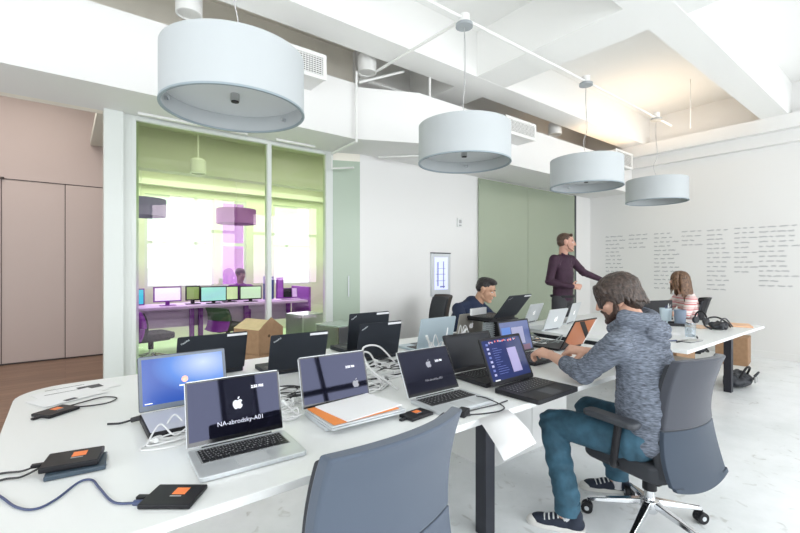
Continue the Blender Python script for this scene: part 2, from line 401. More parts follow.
MB().box(4.44, 4.54, 4.318, 4.34, 1.93, 2.06).build('housing', WHITE, t, world=True, bevel=.006)
MB().box(4.465, 4.515, 4.314, 4.319, 1.985, 2.035).build('dial_window', mat('grey_window', (.45, .45, .45), .4), t, world=True)
MB().box(4.465, 4.515, 4.314, 4.319, 1.945, 1.965).build('button', mat('grey_window', (.45, .45, .45), .4), t, world=True)

# handwriting on the painted whiteboard wall
INK = mat('marker_ink', (.22, .23, .26), .6)
def scribble(mb, y, z, length, rnd):
    """one line of loose cursive strokes, running toward -y"""
    p = y
    while p > y - length:
        wl = rnd.uniform(.04, .11); n = max(3, int(wl/.011)); pts = []
        for i in range(n+1):
            pts.append((p - wl*i/n, z + (.009 if i % 2 else -.007)*rnd.uniform(.3, 1.5)))
        for (a, b), (c, d) in zip(pts, pts[1:]):
            t = .0044; mb.add([(8.197, a, b-t), (8.197, a, b+t), (8.197, c, d+t), (8.197, c, d-t)], [(0, 1, 2, 3)])
        p -= wl + rnd.uniform(.02, .045)
cols = [(4.03, 3.68, 3.60, 3.28, 13, 4, 'leftmost column, beside the corner with the green glass'), (3.17, 2.82, 2.74, 2.42, 14, 4, 'second column from the corner, above the woman'),
        (2.38, 2.08, 2.02, 1.76, 14, 10, 'third column from the corner, right of the woman'), (1.72, 1.28, 1.22, .9, 13, 9, 'rightmost column, at the edge of the picture')]
for i, (a, a2, b, b2, n1, n2, wh) in enumerate(cols):
    mb = MB(); rnd = random.Random(i+3); top = 1.925 + .008*i
    for k in range(n1):
        if rnd.random() > .08: scribble(mb, a, top-.073*k, (a-a2)*rnd.uniform(.55, 1), rnd)
    for k in range(n2): scribble(mb, b, top+.01-.075*k, (b-b2)*rnd.uniform(.5, 1), rnd)
    tag(recentre(mb.build('handwritten_list', INK, smooth=False, recalc=False)), 'black marker list on the white wall, '+wh, 'writing', kind='stuff')

# ------------------------------------------------------------------ ceiling services
PIPE = mat('white_pipe_paint', (.82, .82, .80), .4)
LX = [.745, 2.585, 4.52, 6.38]; LY = 2.44; HP = 3.40
p = thing('conduit', 'white conduit under the beams carrying the four drum lamps', 'pipe', (3, LY, HP))
MB().cyl((-1.5, LY, HP), (6.9, LY, HP), .013, seg=10).build('run', PIPE, p, world=True)
MB().cyl((LX[1], LY, HP), (LX[1], 3.7, HP+.02), .014, seg=10).build('branch', PIPE, p, world=True)
SHADE = mat('white_drum_fabric', (.52, .55, .562), .75, bump=.05, bscale=400)
SHADEIN = mat('drum_inside', (.78, .80, .81), .6)
DIFF = mat('acrylic_diffuser', (.72, .745, .755), .35)
def drum(label):
    t = thing('drum_pendant_lamp', label, 'lamp', group='row of white drum pendant lamps')
    R = .375; H = .30
    MB().lathe([(R-.006, 0), (R, 0), (R, H), (R-.006, H)], 72, closed=True).build('shade', [SHADE], t)
    MB().lathe([(R-.012, -.004), (R+.003, -.004), (R+.003, .006), (R-.012, .006)], 72, closed=True).build('bottom_rim', mat('grey_rim', (.30, .36, .40), .5), t)
    MB().lathe([(0, .095), (R-.007, .095), (R-.007, .1), (0, .1)], 64).build('diffuser', DIFF, t)
    for a in (20, 150, 265):
        a = math.radians(a); MB().cyl(((R-.03)*math.cos(a), (R-.03)*math.sin(a), .055), ((R-.008)*math.cos(a), (R-.008)*math.sin(a), .055), .012, seg=8).build('clip', CHROME, t)
    MB().cyl((0, 0, .055), (0, 0, .097), .024, seg=20).build('finial', STEEL, t)
    MB().cyl((0, 0, .05), (0, 0, .056), .021, seg=20).build('finial_tip', BLACKP, t)
    MB().cyl((0, 0, .1), (0, 0, H+.06), .008, seg=10).cyl((-R+.01, 0, H-.03), (R-.01, 0, H-.03), .005, seg=6).build('spider', PIPE, t)
    zt = HP-.05-2.23
    bd = bpy.data.lights.new('added_uplight', 'POINT'); bd.energy = 3.2; bd.shadow_soft_size = .06; bd.color = (1, .97, .92)  # uplight added to brighten the ceiling; the pendants themselves are off
    bo = bpy.data.objects.new('added_uplight', bd); COL.objects.link(bo); bo.location = (0, .1, .2); bo.parent = t
    for k in range(3):
        pass
    cp = spline([(0, 0, H+.05), (.025, .02, H+.2), (-.01, -.01, H+.35), (.02, .0, zt-.15), (0, 0, zt)], 8)
    MB().tube(cp, .0035, 6).build('cord', mat('grey_cord', (.5, .5, .5), .5), t)
    MB().cyl((0, 0, H+.3), (0, 0, zt), .0018, seg=5).build('hanger', STEEL, t)
    MB().lathe([(.0, zt-.0), (.07, zt), (.07, zt+.025), (.0, zt+.03)], 28).build('canopy', mat('grey_canopy', (.35, .38, .40), .4), t)
    MB().cyl((0, 0, zt+.028), (0, 0, zt+.10), .045, seg=20).build('junction_box', PIPE, t)
    return t
labs = ['white drum pendant lamp nearest the camera, largest, its underside fully in view', 'second white drum pendant lamp, hanging before the plain white wall',
        'third white drum pendant lamp, hanging in front of the green glass panel', 'farthest and smallest white drum pendant lamp, by the handwritten wall']
d0 = drum(labs[0])
for i, x in enumerate(LX):
    o = d0 if i == 0 else copy_tree(d0)
    o.location = (x, LY, [2.225, 2.21, 2.235, 2.245][i]); o.rotation_euler = (0, 0, .35*i); o['label'] = labs[i]

def vent(label, x0, x1, y0, z0, z1):
    t = thing('air_vent', label, 'vent', ((x0+x1)/2, y0+.15, z0), group='air grilles along the soffit')
    MB().box(x0, x1, y0, y0+.42, z0, z1).build('duct_box', WALL, t, world=True)
    f = MB(); b = .028
    for q in ((x0-.008, x0+b, z0-.008, z1+.008), (x1-b, x1+.008, z0-.008, z1+.008), (x0+b, x1-b, z0-.008, z0+b), (x0+b, x1-b, z1-b, z1+.008)): f.box(q[0], q[1], y0-.014, y0, q[2], q[3])
    f.build('frame', PIPE, t, world=True, bevel=.002)
    MB().box(x0+b, x1-b, y0-.003, y0, z0+b, z1-b).build('shadow_gap', mat('vent_dark', (.10, .10, .09), .8), t, world=True)
    g = MB(); n = 9
    for k in range(n): z = z0+b+(z1-z0-2*b)*(k+.5)/n; g.box(x0+b, x1-b, y0-.009, y0-.003, z-.004, z+.004)
    n = int((x1-x0)/.03)
    for k in range(n): x = x0+b+(x1-x0-2*b)*(k+.5)/n; g.box(x-.003, x+.003, y0-.011, y0-.009, z0+b, z1-b)
    g.build('grille', PIPE, t, world=True, smooth=False)
vent('white air grille box on the soffit right beside the nearest drum lamp', 1.52, 1.90, 3.55, 3.09, 3.31)
vent('white air grille box on the soffit right of the second drum lamp', 4.20, 4.80, 3.28, 2.99, 3.19)
vent('white air grille box on the soffit between the third and fourth drum lamps', 7.0, 7.58, 3.28, 3.01, 3.26)
# round cans in the plenum
def can(label, x, y, z):
    t = thing('ceiling_downlight', label, 'downlight', (x, y, z), group='round downlights above the soffit')
    MB().lathe([(.0, .02), (.085, .02), (.085, 0), (.10, 0), (.10, .17), (.07, .2), (0, .2)], 28).build('can', PIPE, t)
    MB().lathe([(0, .012), (.083, .012), (.083, .019), (0, .019)], 24).build('lens', mat('downlight_lens', (.75, .75, .72), .4), t)
    MB().cyl((0, 0, .2), (0, 0, 4.0-z), .012, seg=8).build('stem', PIPE, t)
can('round white downlight at the top edge, above the nearest drum lamp', 0.79, 3.78, 3.40)
can('round white downlight between the nearest two drum lamps', 2.52, 3.78, 3.41)
can('round white downlight between the second and third drum lamps', 6.06, 3.78, 3.43)
can('hanging cylinder light seen through the glass inside the inner office', 1.42, 6.25, 2.62)
# thin pipes: sprinkler run by the soffit kink and in the plenum
def pipe(label, pts, r=.012, cat='pipe'):
    o = MB().tube(spline(pts, 4) if len(pts) > 3 else pts, r, 10).build('sprinkler_pipe', PIPE); return tag(recentre(o), label, cat)
pipe('white sprinkler pipe running down the soffit face at its kink', [(2.40, 3.80, 3.40), (2.40, 3.80, 2.66)], .013)
pipe('white sprinkler pipe crossing the underside of the soffit to the glass front', [(2.40, 3.80, 2.67), (2.44, 4.40, 2.67)], .014)
pipe('short white sprinkler drop with an elbow at the head of the frosted side pane', [(2.44, 4.40, 2.67), (2.44, 4.40, 2.50), (2.62, 4.20, 2.50)], .012)
pipe('white pipe slanting from the soffit top up to the long beam', [(2.45, 3.83, 3.31), (2.95, 3.70, 3.52)], .014)
pipe('white pipe drop below the cross beam behind the second lamp', [(3.25, 3.6, 3.52), (3.25, 3.6, 3.28)], .014)
pipe('thin white pipe lying along the soffit underside behind the second lamp', [(3.0, 4.25, 2.69), (3.6, 3.62, 2.69)], .012)
pipe('grey conduit in the plenum above the soffit', [(2.7, 4.2, 3.55), (3.6, 4.2, 3.55), (3.62, 4.2, 3.3)], .02)
pipe('long conduit in the plenum above the second step of the soffit', [(4.2, 4.1, 3.45), (8.1, 4.1, 3.45)], .02)
pipe('thin white sprinkler rod hanging near the far wall crown', [(6.9, 2.2, 3.99), (6.9, 2.2, 3.3)], .006)
# sliding-door track on the soffit over the glass front
tag(recentre(MB().box(.5, 1.45, 4.34, 4.37, 2.69, 2.71).box(.98, 1.0, 4.05, 4.35, 2.68, 2.70).box(1.75, 2.2, 4.34, 4.37, 2.69, 2.71).build('ceiling_track', PIPE)), 'thin white track under the soffit in front of the green glass', 'track')
# warm wall washer in the plenum by the far corner
l = bpy.data.lights.new('wall_washer', 'AREA'); l.size = 1.5; l.energy = 9; l.color = (1, .70, .42)
o = bpy.data.objects.new('wall_washer', l); COL.objects.link(o); o.location = (6.9, 2.9, 3.30); o.rotation_euler = (0, PI, 0)
# ------------------------------------------------------------------ tables (a row of three benches)
TZ = .74
def rounded(x0, x1, y0, y1, corners, n=8):
    """outline with given radius per corner (x0y0, x1y0, x1y1, x0y1)"""
    out = []
    for (cx, cy, sx, sy, a0), r in zip(((x0, y0, 1, 1, PI), (x1, y0, -1, 1, 1.5*PI), (x1, y1, -1, -1, 0), (x0, y1, 1, -1, .5*PI)), corners):
        for k in range(n+1):
            a = a0 + PI/2*k/n; out.append((cx+sx*r+r*math.cos(a), cy+sy*r+r*math.sin(a)))
    return out
def table(label, x0, x1, r, legs, edge=TABLE):
    t = thing('bench_desk', label, 'table', ((x0+x1)/2, 1.99, 0), group='row of white bench desks')
    MB().prism(rounded(x0, x1, 1.165, 2.87, r), TZ-.026, TZ).build('tabletop', TABLE, t, world=True, bevel=.002)
    for a, b in legs: MB().box(a-.035, a+.035, b-.035, b+.035, 0, TZ-.09).build('leg', BLACKM, t, world=True, bevel=.003)
    MB().box(x0+.12, x1-.12, 1.42, 1.48, TZ-.09, TZ-.033).box(x0+.12, x1-.12, 2.5, 2.56, TZ-.09, TZ-.033).build('rail', BLACKM, t, world=True)
    for a in (x0+.15, x1-.1): MB().box(a-.03, a+.03, 1.48, 2.5, TZ-.085, TZ-.035).build('cross_beam', BLACKM, t, world=True)
    return t
table('white bench desk nearest the camera, with the three big open laptops and rounded end', -.19, 1.715, (.25, .004, .004, .22), [(.05, 1.45), (.05, 2.53), (1.69, 1.45), (1.69, 2.53)])
table('middle white bench desk where the man in the hoodie types', 1.725, 3.28, (.004,)*4, [(3.20, 1.45), (3.20, 2.53)])
table('far white bench desk with a black leg at its right end', 3.60, 5.77, (.004,)*4, [(5.67, 1.45), (5.67, 2.53), (3.70, 2.53)])
EDGE = mat('raw_ply_edge', (.46, .40, .34), .7)

def pedestal(label, x0, x1, y0, y1, h, n=3):
    t = thing('under_desk_cabinet', label, 'cabinet', ((x0+x1)/2, (y0+y1)/2, 0))
    MB().box(x0, x1, y0+.02, y1, .0, h).build('body', WHITE, t, world=True, bevel=.003)
    k = (x1-x0)/n
    for i in range(n): MB().box(x0+i*k+.003, x0+(i+1)*k-.003, y0, y0+.018, .04, h-.005).build('door', WHITE, t, world=True, bevel=.002)
    return t
pedestal('low white cabinet under the desks behind the front black leg', 2.22, 3.15, 1.86, 2.35, .60, 2)

# ------------------------------------------------------------------ laptops
LIDS = {}
APPLE = [(0, .30), (.12, .36), (.26, .38), (.40, .30), (.44, .22), (.35, .14), (.32, .02), (.35, -.10), (.46, -.19), (.38, -.36), (.27, -.48), (.16, -.50), (.04, -.45), (-.06, -.45), (-.18, -.50), (-.29, -.46), (-.41, -.28), (-.48, -.05), (-.46, .16), (-.36, .31), (-.22, .37), (-.09, .34)]
LEAF = [(.0, .42), (.02, .54), (.10, .64), (.20, .68), (.20, .56), (.12, .46)]
def flat(poly, s, M, mirror=1):
    return [tuple(M @ Vector((x*s*mirror, y*s, 0))) for x, y in poly], [list(range(len(poly)))]
def win7_mat():
    m = bpy.data.materials.new('blue_login_display'); m.use_nodes = True; nt = m.node_tree; b = nt.nodes['Principled BSDF']
    tc = nt.nodes.new('ShaderNodeTexCoord'); mp = nt.nodes.new('ShaderNodeMapping'); g = nt.nodes.new('ShaderNodeTexGradient'); g.gradient_type = 'SPHERICAL'
    nt.links.new(tc.outputs['Generated'], mp.inputs[0]); mp.inputs['Location'].default_value = (-1.15, 0, -1.2); mp.inputs['Scale'].default_value = (1.55, 0, 1.5)
    r = nt.nodes.new('ShaderNodeValToRGB'); r.color_ramp.elements[0].color = (.02, .10, .52, 1); r.color_ramp.elements[1].color = (.62, .75, .98, 1)
    r.color_ramp.elements.new(.35).color = (.06, .25, .82, 1)
    nt.links.new(mp.outputs[0], g.inputs[0]); nt.links.new(g.outputs[0], r.inputs[0]); nt.links.new(r.outputs[0], b.inputs['Emission Color'])
    b.inputs['Emission Strength'].default_value = .95; b.inputs['Base Color'].default_value = (.01, .01, .02, 1); b.inputs['Roughness'].default_value = .25
    return m
BLUEW = win7_mat()
GLASSY = mat('glossy_black_display', (.006, .006, .012), .03, spec=.38)
GLASSY.node_tree.nodes['Principled BSDF'].inputs['Specular Tint'].default_value = (.62, .66, 1, 1)
MATTE = mat('matte_dark_display', (.012, .014, .022), .22, spec=.4)
KEYS = mat('black_keys', (.012, .012, .014), .4)
LOGOL = mat('pale_logo', (.62, .66, .68), .3)
GLOWLOGO = mat('grey_lit_logo', (.55, .57, .62), .4, emit=.45)
STICK = mat('white_sticker', (.8, .8, .82), .6)
def laptop(name, label, x, y, rz=0, w=.325, d=.225, lh=.215, ang=108, base=SILVER, lid=SILVER, frame=None, screen=GLASSY, bez=.012, thick=.016, lt=.007, keys=True,
           rear=None, show=None, z=TZ, deck=None, chin=None, group=None):
    t = thing(name, label, 'laptop', (x, y, z), rz, group)
    frame = frame or lid; deck = deck or base; chin = chin if chin is not None else bez*1.4
    hb = thick
    poly = rounded(-w/2, w/2, -d, 0, (.012,)*4, 4)
    MB().prism(poly, .002, hb).build('base', base, t, bevel=.002)
    if deck is not base: MB().box(-w/2+.006, w/2-.006, -d+.006, -.004, hb-.001, hb+.0012).build('deck_plate', deck, t)
    if keys:
        kb = MB(); kw = w*.84; kd = d*.46; y1 = -d*.10
        rows = [14, 14, 13, 12, 11]; lg = MB()
        MB().box(-kw/2-.004, kw/2+.004, y1-kd-.003, y1+.003, hb-.001, hb+.0006).build('keyboard_well', mat('key_gap_grey', (.30, .31, .32), .4) if base is SILVER else mat('key_gap_charcoal', (.035, .035, .04), .5), t)
        for r, n in enumerate(rows):
            for k in range(n):
                a = -kw/2+kw*k/n; yy = y1-kd*r/6
                kb.box(a+.0016, a+kw/n-.0016, yy-kd/6+.0018, yy-.0012, hb, hb+.0028); lg.box(a+.006, a+.0105, yy-.012, yy-.008, hb+.0028, hb+.0031)
        cells = [(0, 1), (1, 2), (2, 3), (3, 4.2), (4.2, 9), (9, 10.2), (10.2, 11.3), (11.3, 12.6), (12.6, 14)]
        for a, b in cells: kb.box(-kw/2+kw*a/14+.001, -kw/2+kw*b/14-.0012, y1-kd+.0005, y1-kd*5/6-.0005, hb, hb+.0028)
        kb.build('keys', KEYS, t, smooth=False); lg.build('key_legends', mat('pale_legend', (.5, .5, .52), .5), t, smooth=False)
        MB().box(-.048, .048, -d+.012, y1-kd-.014, hb-.001, hb+.0007).build('trackpad', mat('trackpad_grey', (.50, .52, .53), .3) if base is SILVER else DGREY, t)
    MB().cyl((-w*.36, .002, hb*.8), (w*.36, .002, hb*.8), .0055, seg=10).build('hinge', BLACKP if base is not WHITE else SILVER, t)
    al = math.radians(ang); ca, sa = math.cos(al), math.sin(al)
    # lid frame: columns x, t (up the lid), n (towards the user)
    L = Matrix(((1, 0, 0, 0), (0, -ca, -sa, .004), (0, sa, -ca, hb), (0, 0, 0, 1)))
    lo = MB().prism(rounded(-w/2, w/2, .004, lh, (.006, .006, .012, .012), 4), -lt, 0, M=L).build('lid', lid, t, bevel=.0012)
    fr = MB(); e = .0012
    for q in ((-w/2+.002, -w/2+bez, .006, lh-.003), (w/2-bez, w/2-.002, .006, lh-.003), (-w/2+bez, w/2-bez, lh-bez, lh-.003), (-w/2+bez, w/2-bez, .006, .006+chin)): fr.box(q[0], q[1], q[2], q[3], 0, e, M=L)
    fr.build('bezel', frame, lo, smooth=False)
    MB().box(-w/2+bez, w/2-bez, .006+chin, lh-bez, -.0004, .0007, M=L).build('screen', screen, lo, smooth=False)
    T = L @ Matrix.Translation((0, lh/2, .0016))
    if show: show(lo, T, w, lh)
    B = L @ Matrix.Translation((0, lh/2, -lt-.0006)) @ Matrix.Rotation(PI, 4, 'Y')
    if rear == 'apple':
        m = MB(); m.add(*flat(APPLE, .052, B)); m.add(*flat(LEAF, .052, B)); m.build('logo', mat('white_lit_logo', (.95, .95, .95), .4, emit=.25), lo, smooth=False, recalc=False)
    if rear in ('thinkpad', 'thinkpad_sticker'):
        R = B @ Matrix.Translation((-w/2+.040, lh/2-.033, 0)) @ Matrix.Rotation(math.radians(33), 4, 'Z')
        m = MB(); m.add(*text_geo('ThinkPad', .0125, R, bold=True)); m.build('lid_lettering', LOGOL, lo, smooth=False, recalc=False)
        if rear == 'thinkpad_sticker':
            MB().box(w/2-.115, w/2-.004, lh/2-.020, lh/2-.006, -.0004, .0004, M=B).build('sticker', STICK, lo, smooth=False)
    return t
def mac_login(ax, ay, s, name, ny, tx, ty, dim=False):
    def f(lo, T, w, h):
        m = MB(); M = T @ Matrix.Translation((ax*w, ay*h, 0))
        m.add(*flat(APPLE, s, M)); m.add(*flat(LEAF, s, M)); m.build('screen_logo', GLOWLOGO if not dim else mat('dim_logo', (.22, .22, .25), .4, emit=.4), lo, smooth=False, recalc=False)
        if name:
            m = MB(); m.add(*text_geo(name, .0215 if not dim else .015, T @ Matrix.Translation((ax*w+.008, ny*h, 0)))); m.build('screen_name', mat('pale_lettering', (.55, .56, .66), .4, emit=.5) if not dim else mat('dim_logo', (.22, .22, .25), .4, emit=.4), lo, smooth=False, recalc=False)
        m = MB(); m.add(*text_geo('2:55 PM', .0135, T @ Matrix.Translation((tx*w, ty*h, 0)), bold=True)); m.build('screen_clock', mat('clock_lettering', (.85, .86, .9), .4, emit=.9), lo, smooth=False, recalc=False)
    return f
def login_blue(lo, T, w, h):
    m = MB(); m.cyl((.0, .0, 0), (.0, .0, .0004), .013, seg=20, M=T); m.build('user_tile', mat('tile_coral', (.9, .45, .35), .4, emit=.6), lo, smooth=False)
    m = MB(); m.box(-.022, .022, -.027, -.022, 0, .0004, M=T); m.box(-w*.44, -w*.36, -h*.36, -h*.345, 0, .0004, M=T)
    m.build('login_marks', mat('pale_marks', (.8, .85, 1), .4, emit=.8), lo, smooth=False)
def desktop(lo, T, w, h):
    rnd = random.Random(4)
    MB().box(w*.06, w*.28, -h*.30, h*.22, 0, .0004, M=T).build('open_window', mat('lilac_window', (.30, .27, .45), .4, emit=.4), lo, smooth=False)
    a = MB(); b = MB(); c = MB()
    for k in range(8):
        yy = h*.33-k*h*.09; (a if k % 3 else c).box(-w*.39, -w*.34, yy, yy+h*.045, 0, .0004, M=T)
    for k in range(22):
        xx = -w*.38+k*w*.035
        if rnd.random() > .3: (b if rnd.random() > .45 else a).box(xx, xx+w*.022, h*.36+rnd.uniform(0, .03)*h, h*.40+rnd.uniform(0, .02)*h, 0, .0005, M=T)
    for k in range(12):
        yy = h*.25-k*h*.048; c.box(-w*.27, -w*.27+w*rnd.uniform(.08, .25), yy, yy+h*.008, 0, .0004, M=T)
    a.build('icons', mat('pale_icons', (.35, .35, .5), .4, emit=.35), lo, smooth=False); b.build('red_icons', mat('red_icons', (.7, .15, .12), .4, emit=.6), lo, smooth=False)
    c.build('list_lines', mat('blue_lines', (.10, .13, .34), .4, emit=.4), lo, smooth=False)
    MB().box(-w*.41, -w*.30, -h*.40, -h*.375, 0, .0005, M=T).build('corner_label', STICK, lo, smooth=False)
def desk2(lo, T, w, h):
    MB().box(-w*.12, w*.26, -h*.22, h*.28, 0, .0004, M=T).build('open_window', mat('mauve_window', (.25, .25, .38), .4, emit=.4), lo, smooth=False)
    MB().box(-w*.43, -w*.15, -h*.1, h*.3, 0, .0003, M=T).build('blue_panel', mat('blue_panel', (.05, .13, .38), .4, emit=.5), lo, smooth=False)
    MB().box(-w*.1, w*.4, -h*.42, -h*.26, 0, .0004, M=T).build('red_panel', mat('maroon_panel', (.12, .05, .10), .4, emit=.4), lo, smooth=False)
NAVYD = mat('navy_display', (.022, .03, .10), .15, emit=.4, spec=.5)
SLATED = mat('slate_display', (.08, .10, .22), .15, emit=.5, spec=.5)
G1 = 'grey laptop'
laptop('laptop', 'grey laptop with a bright blue login screen, leftmost on the near desk', .405, 1.985, 0, .345, .25, .226, 105, base=BLACKP, deck=mat('pale_grey_deck', (.62, .63, .68), .35), lid=DGREY, frame=mat('gunmetal', (.16, .19, .24), .4), screen=BLUEW, bez=.014, chin=.020, thick=.028, keys=False, show=login_blue)
laptop('laptop', 'silver laptop in front with fruit logo and device name on a dark screen', .475, 1.52, math.radians(-3), .325, .222, .218, 104, show=mac_login(.02, .05, .036, 'NA-abrodsky-A01', -.25, .24, .26), frame=mat('black_bezel', (.01, .01, .012), .1), bez=.008, chin=.014)
laptop('laptop', 'silver laptop with dark glossy screen, its base covered by a stack of papers', .945, 1.64, math.radians(-4), .325, .225, .220, 107, show=mac_login(.30, -.16, .034, None, 0, .24, .17, True), frame=mat('black_bezel', (.01, .01, .012), .1), bez=.008, chin=.014)
laptop('laptop', 'silver laptop with black screen and a cable plugged in, centre of the near desk', 1.385, 1.49, math.radians(-1), .32, .225, .222, 116, show=mac_login(.03, .14, .034, 'NA-abrodsky-A01', -.22, .24, .16, True), frame=mat('black_bezel', (.01, .01, .012), .1), bez=.008, chin=.014)
laptop('laptop', 'black laptop with a busy blue desktop on screen, overhanging the desk edge', 1.825, 1.365, math.radians(1), .345, .25, .245, 113, base=BLACKP, lid=BLACKP, screen=NAVYD, bez=.014, thick=.024, show=desktop)
laptop('laptop', 'black laptop with a dark switched-off screen, half behind the one with the blue desktop', 1.885, 1.665, math.radians(-3), .38, .24, .222, 116, base=BLACKP, lid=BLACKP, screen=MATTE, bez=.014, thick=.024)
laptop('laptop', 'dark laptop with slate blue screen that the man in the hoodie types on', 2.46, 1.80, 0, .34, .235, .232, 104, base=BLACKP, lid=BLACKP, screen=SLATED, bez=.012, thick=.022, show=desk2)
BT = 'black laptops seen from behind on the near desk'
laptop('laptop', 'black laptop seen from behind with a long white sticker, leftmost of the black lids', .650, 2.57, PI+math.radians(1), .37, .24, .228, 106, base=DKLID, lid=DKLID, screen=MATTE, thick=.026, rear='thinkpad_sticker', group=BT)
laptop('laptop', 'black laptop seen from behind in front of the cardboard boxes, second of the black lids', 1.065, 2.34, PI-math.radians(3), .345, .24, .222, 105, base=DKLID, lid=DKLID, screen=MATTE, thick=.026, rear='thinkpad_sticker', group=BT)
laptop('laptop', 'upright black laptop seen from behind, farther of the overlapping pair by the white wall', 1.73, 2.60, PI, .345, .24, .262, 98, base=DKLID, lid=DKLID, screen=MATTE, thick=.03, rear='thinkpad_sticker', group=BT)
laptop('laptop', 'black laptop seen from behind, nearer of the overlapping pair by the white wall', 1.63, 2.33, PI, .335, .24, .235, 102, base=DKLID, lid=DKLID, screen=MATTE, thick=.026, rear='thinkpad_sticker', group=BT)
LB = mat('pale_blue_lid', (.50, .60, .66), .35, metal=.3)
laptop('laptop', 'pale blue-grey laptop seen from behind among tangled white cables', 2.17, 2.36, PI, .35, .24, .235, 103, base=LB, lid=LB, screen=MATTE)
WARM = mat('warm_silver', (.50, .47, .42), .4, metal=.6)
laptop('laptop', 'silver laptop with fruit logo seen from behind, at the seated man in navy', 2.72, 2.52, PI, .325, .225, .215, 103, lid=WARM, base=WARM, rear='apple', group='silver laptops seen from behind')
laptop('laptop', 'silver laptop with fruit logo seen from behind, right of the raised black laptop', 4.03, 2.82, PI+math.radians(8), .31, .04, .215, 112, rear='apple', keys=False, group='silver laptops seen from behind')
laptop('laptop', 'silver laptop with fruit logo seen from behind, in front of the standing man', 3.72, 2.36, PI, .31, .225, .215, 112, rear='apple', keys=False, group='silver laptops seen from behind')
laptop('laptop', 'silver laptop seen from behind, narrow and half hidden beside the hoodie man\'s hair', 4.33, 2.52, PI+math.radians(14), .31, .225, .225, 108, rear='apple', keys=False, group='silver laptops seen from behind')
# raised laptop on its stand
laptop('laptop', 'black laptop raised on a stand, lid tilted back toward the camera', 2.85, 2.24, PI+math.radians(8), .36, .25, .235, 128, base=BLACKP, lid=DKLID, screen=MATTE, thick=.024, rear='thinkpad_sticker', z=.925)
t = thing('laptop_stand', 'black stand with a grey mesh panel holding up a black laptop', 'stand', (2.88, 2.36, TZ))
MB().box(2.62, 2.98, 2.20, 2.46, TZ, TZ+.015).build('base', BLACKP, t, world=True, bevel=.002)
MB().box(2.775, 2.95, 2.21, 2.40, TZ+.015, .911).build('column', BLACKP, t, world=True, bevel=.003)
MB().box(2.66, 3.04, 2.24, 2.47, .912, .924).build('top_plate', BLACKP, t, world=True, bevel=.002)
g = MB()
for k in range(9): g.box(2.625+.015*k, 2.630+.015*k, 2.272, 2.276, TZ+.01, .911)
for k in range(9): g.box(2.62, 2.77, 2.272, 2.276, TZ+.012+.016*k, TZ+.016+.016*k)
g.build('mesh_panel', mat('mesh_grey', (.45, .5, .52), .4, metal=.5), t, world=True, smooth=False)
# orange-brown tablet-like lid with a dark stripe
OR = mat('orange_brown_lid', (.40, .14, .06), .35)
t = thing('laptop', 'laptop with an orange-brown lid crossed by a dark stripe, beyond the typing man\'s hands', 'laptop', (3.0, 1.74, TZ), math.radians(-178))
MB().prism(rounded(-.17, .17, -.235, 0, (.012,)*4), .002, .018).build('base', BLACKP, t, bevel=.002)
al = math.radians(118); ca, sa = math.cos(al), math.sin(al)
L = Matrix(((1, 0, 0, 0), (0, -ca, -sa, .004), (0, sa, -ca, .018), (0, 0, 0, 1)))
lo = MB().prism(rounded(-.17, .17, .004, .245, (.006, .006, .012, .012), 4), -.007, 0, M=L).build('lid', BLACKP, t, bevel=.001)
MB().prism([(-.160, .012), (.160, .012), (.160, .237), (-.160, .237)], -.0085, -.006, M=L).build('cover_skin', OR, lo, smooth=False)
MB().prism([(-.15, .11), (.03, .235), (.10, .235), (-.15, .06)][::-1], -.0095, -.008, M=L).prism([(.02, .012), (.16, .012), (.16, .07)], -.0095, -.008, M=L).build('dark_stripe', BLACKP, lo, smooth=False)
MB().prism([(-.160, .012), (-.148, .012), (-.148, .237), (-.160, .237)], -.0098, -.008, M=L).build('pale_edge', STICK, lo, smooth=False)

# ------------------------------------------------------------------ papers
def sheet(name, label, poly, z, cat='paper', m=PAPER, th=.0012):
    return tag(recentre(MB().prism(poly, z, z+th).build(name, m, smooth=False)), label, cat)
def rect(cx, cy, w, h, a):
    a = math.radians(a); c, s = math.cos(a), math.sin(a)
    return [(cx+x*c-y*s, cy+x*s+y*c) for x, y in ((-w/2, -h/2), (w/2, -h/2), (w/2, h/2), (-w/2, h/2))]
t = thing('closed_laptop', 'closed silver laptop under the pile of papers and orange folder', 'laptop', (.94, 1.49, TZ+.0165))
MB().prism(rect(.935, 1.485, .335, .235, -2), TZ+.0205, TZ+.0285).build('base', SILVER, t, world=True, bevel=.002)
MB().prism(rect(.935, 1.485, .335, .235, -2), TZ+.0300, TZ+.037).build('lid', mat('pale_silver', (.66, .69, .72), .4, metal=.4), t, world=True, bevel=.002)
sheet('folder', 'orange card folder under the loose papers on the closed laptop', rect(.925, 1.49, .30, .225, 0), TZ+.0385, 'folder', ORANGE, .002)
sheet('paper_sheet', 'white sheets lying on the orange folder', rect(.955, 1.495, .275, .225, 5), TZ+.0410, th=.004)
t = thing('printed_papers', 'printed white pages with a dark photo block at the far left end of the desk', 'paper', (.12, 2.62, TZ))
MB().prism(rect(.02, 2.66, .21, .26, -70), TZ+.001, TZ+.002).build('page', PAPER, t, world=True, smooth=False)
MB().prism(rect(.09, 2.72, .21, .24, -80), TZ+.0022, TZ+.0032).build('page', PAPER, t, world=True, smooth=False)
MB().prism(rect(.01, 2.56, .17, .26, -64), TZ+.0034, TZ+.0044).build('page', PAPER, t, world=True, smooth=False)
MB().prism(rect(.10, 2.70, .07, .10, -75), TZ+.0033, TZ+.0037).prism(rect(.02, 2.50, .03, .05, -60), TZ+.0045, TZ+.0049).build('photo_block', mat('print_black', (.06, .06, .07), .6), t, world=True, smooth=False)
ln = MB()
for k in range(2): ln.prism(rect(.0, 2.76-.09*k, .16, .006, 12), TZ+.0034, TZ+.0037)
ln.build('printed_lines', mat('print_black', (.06, .06, .07), .6), t, world=True, smooth=False)
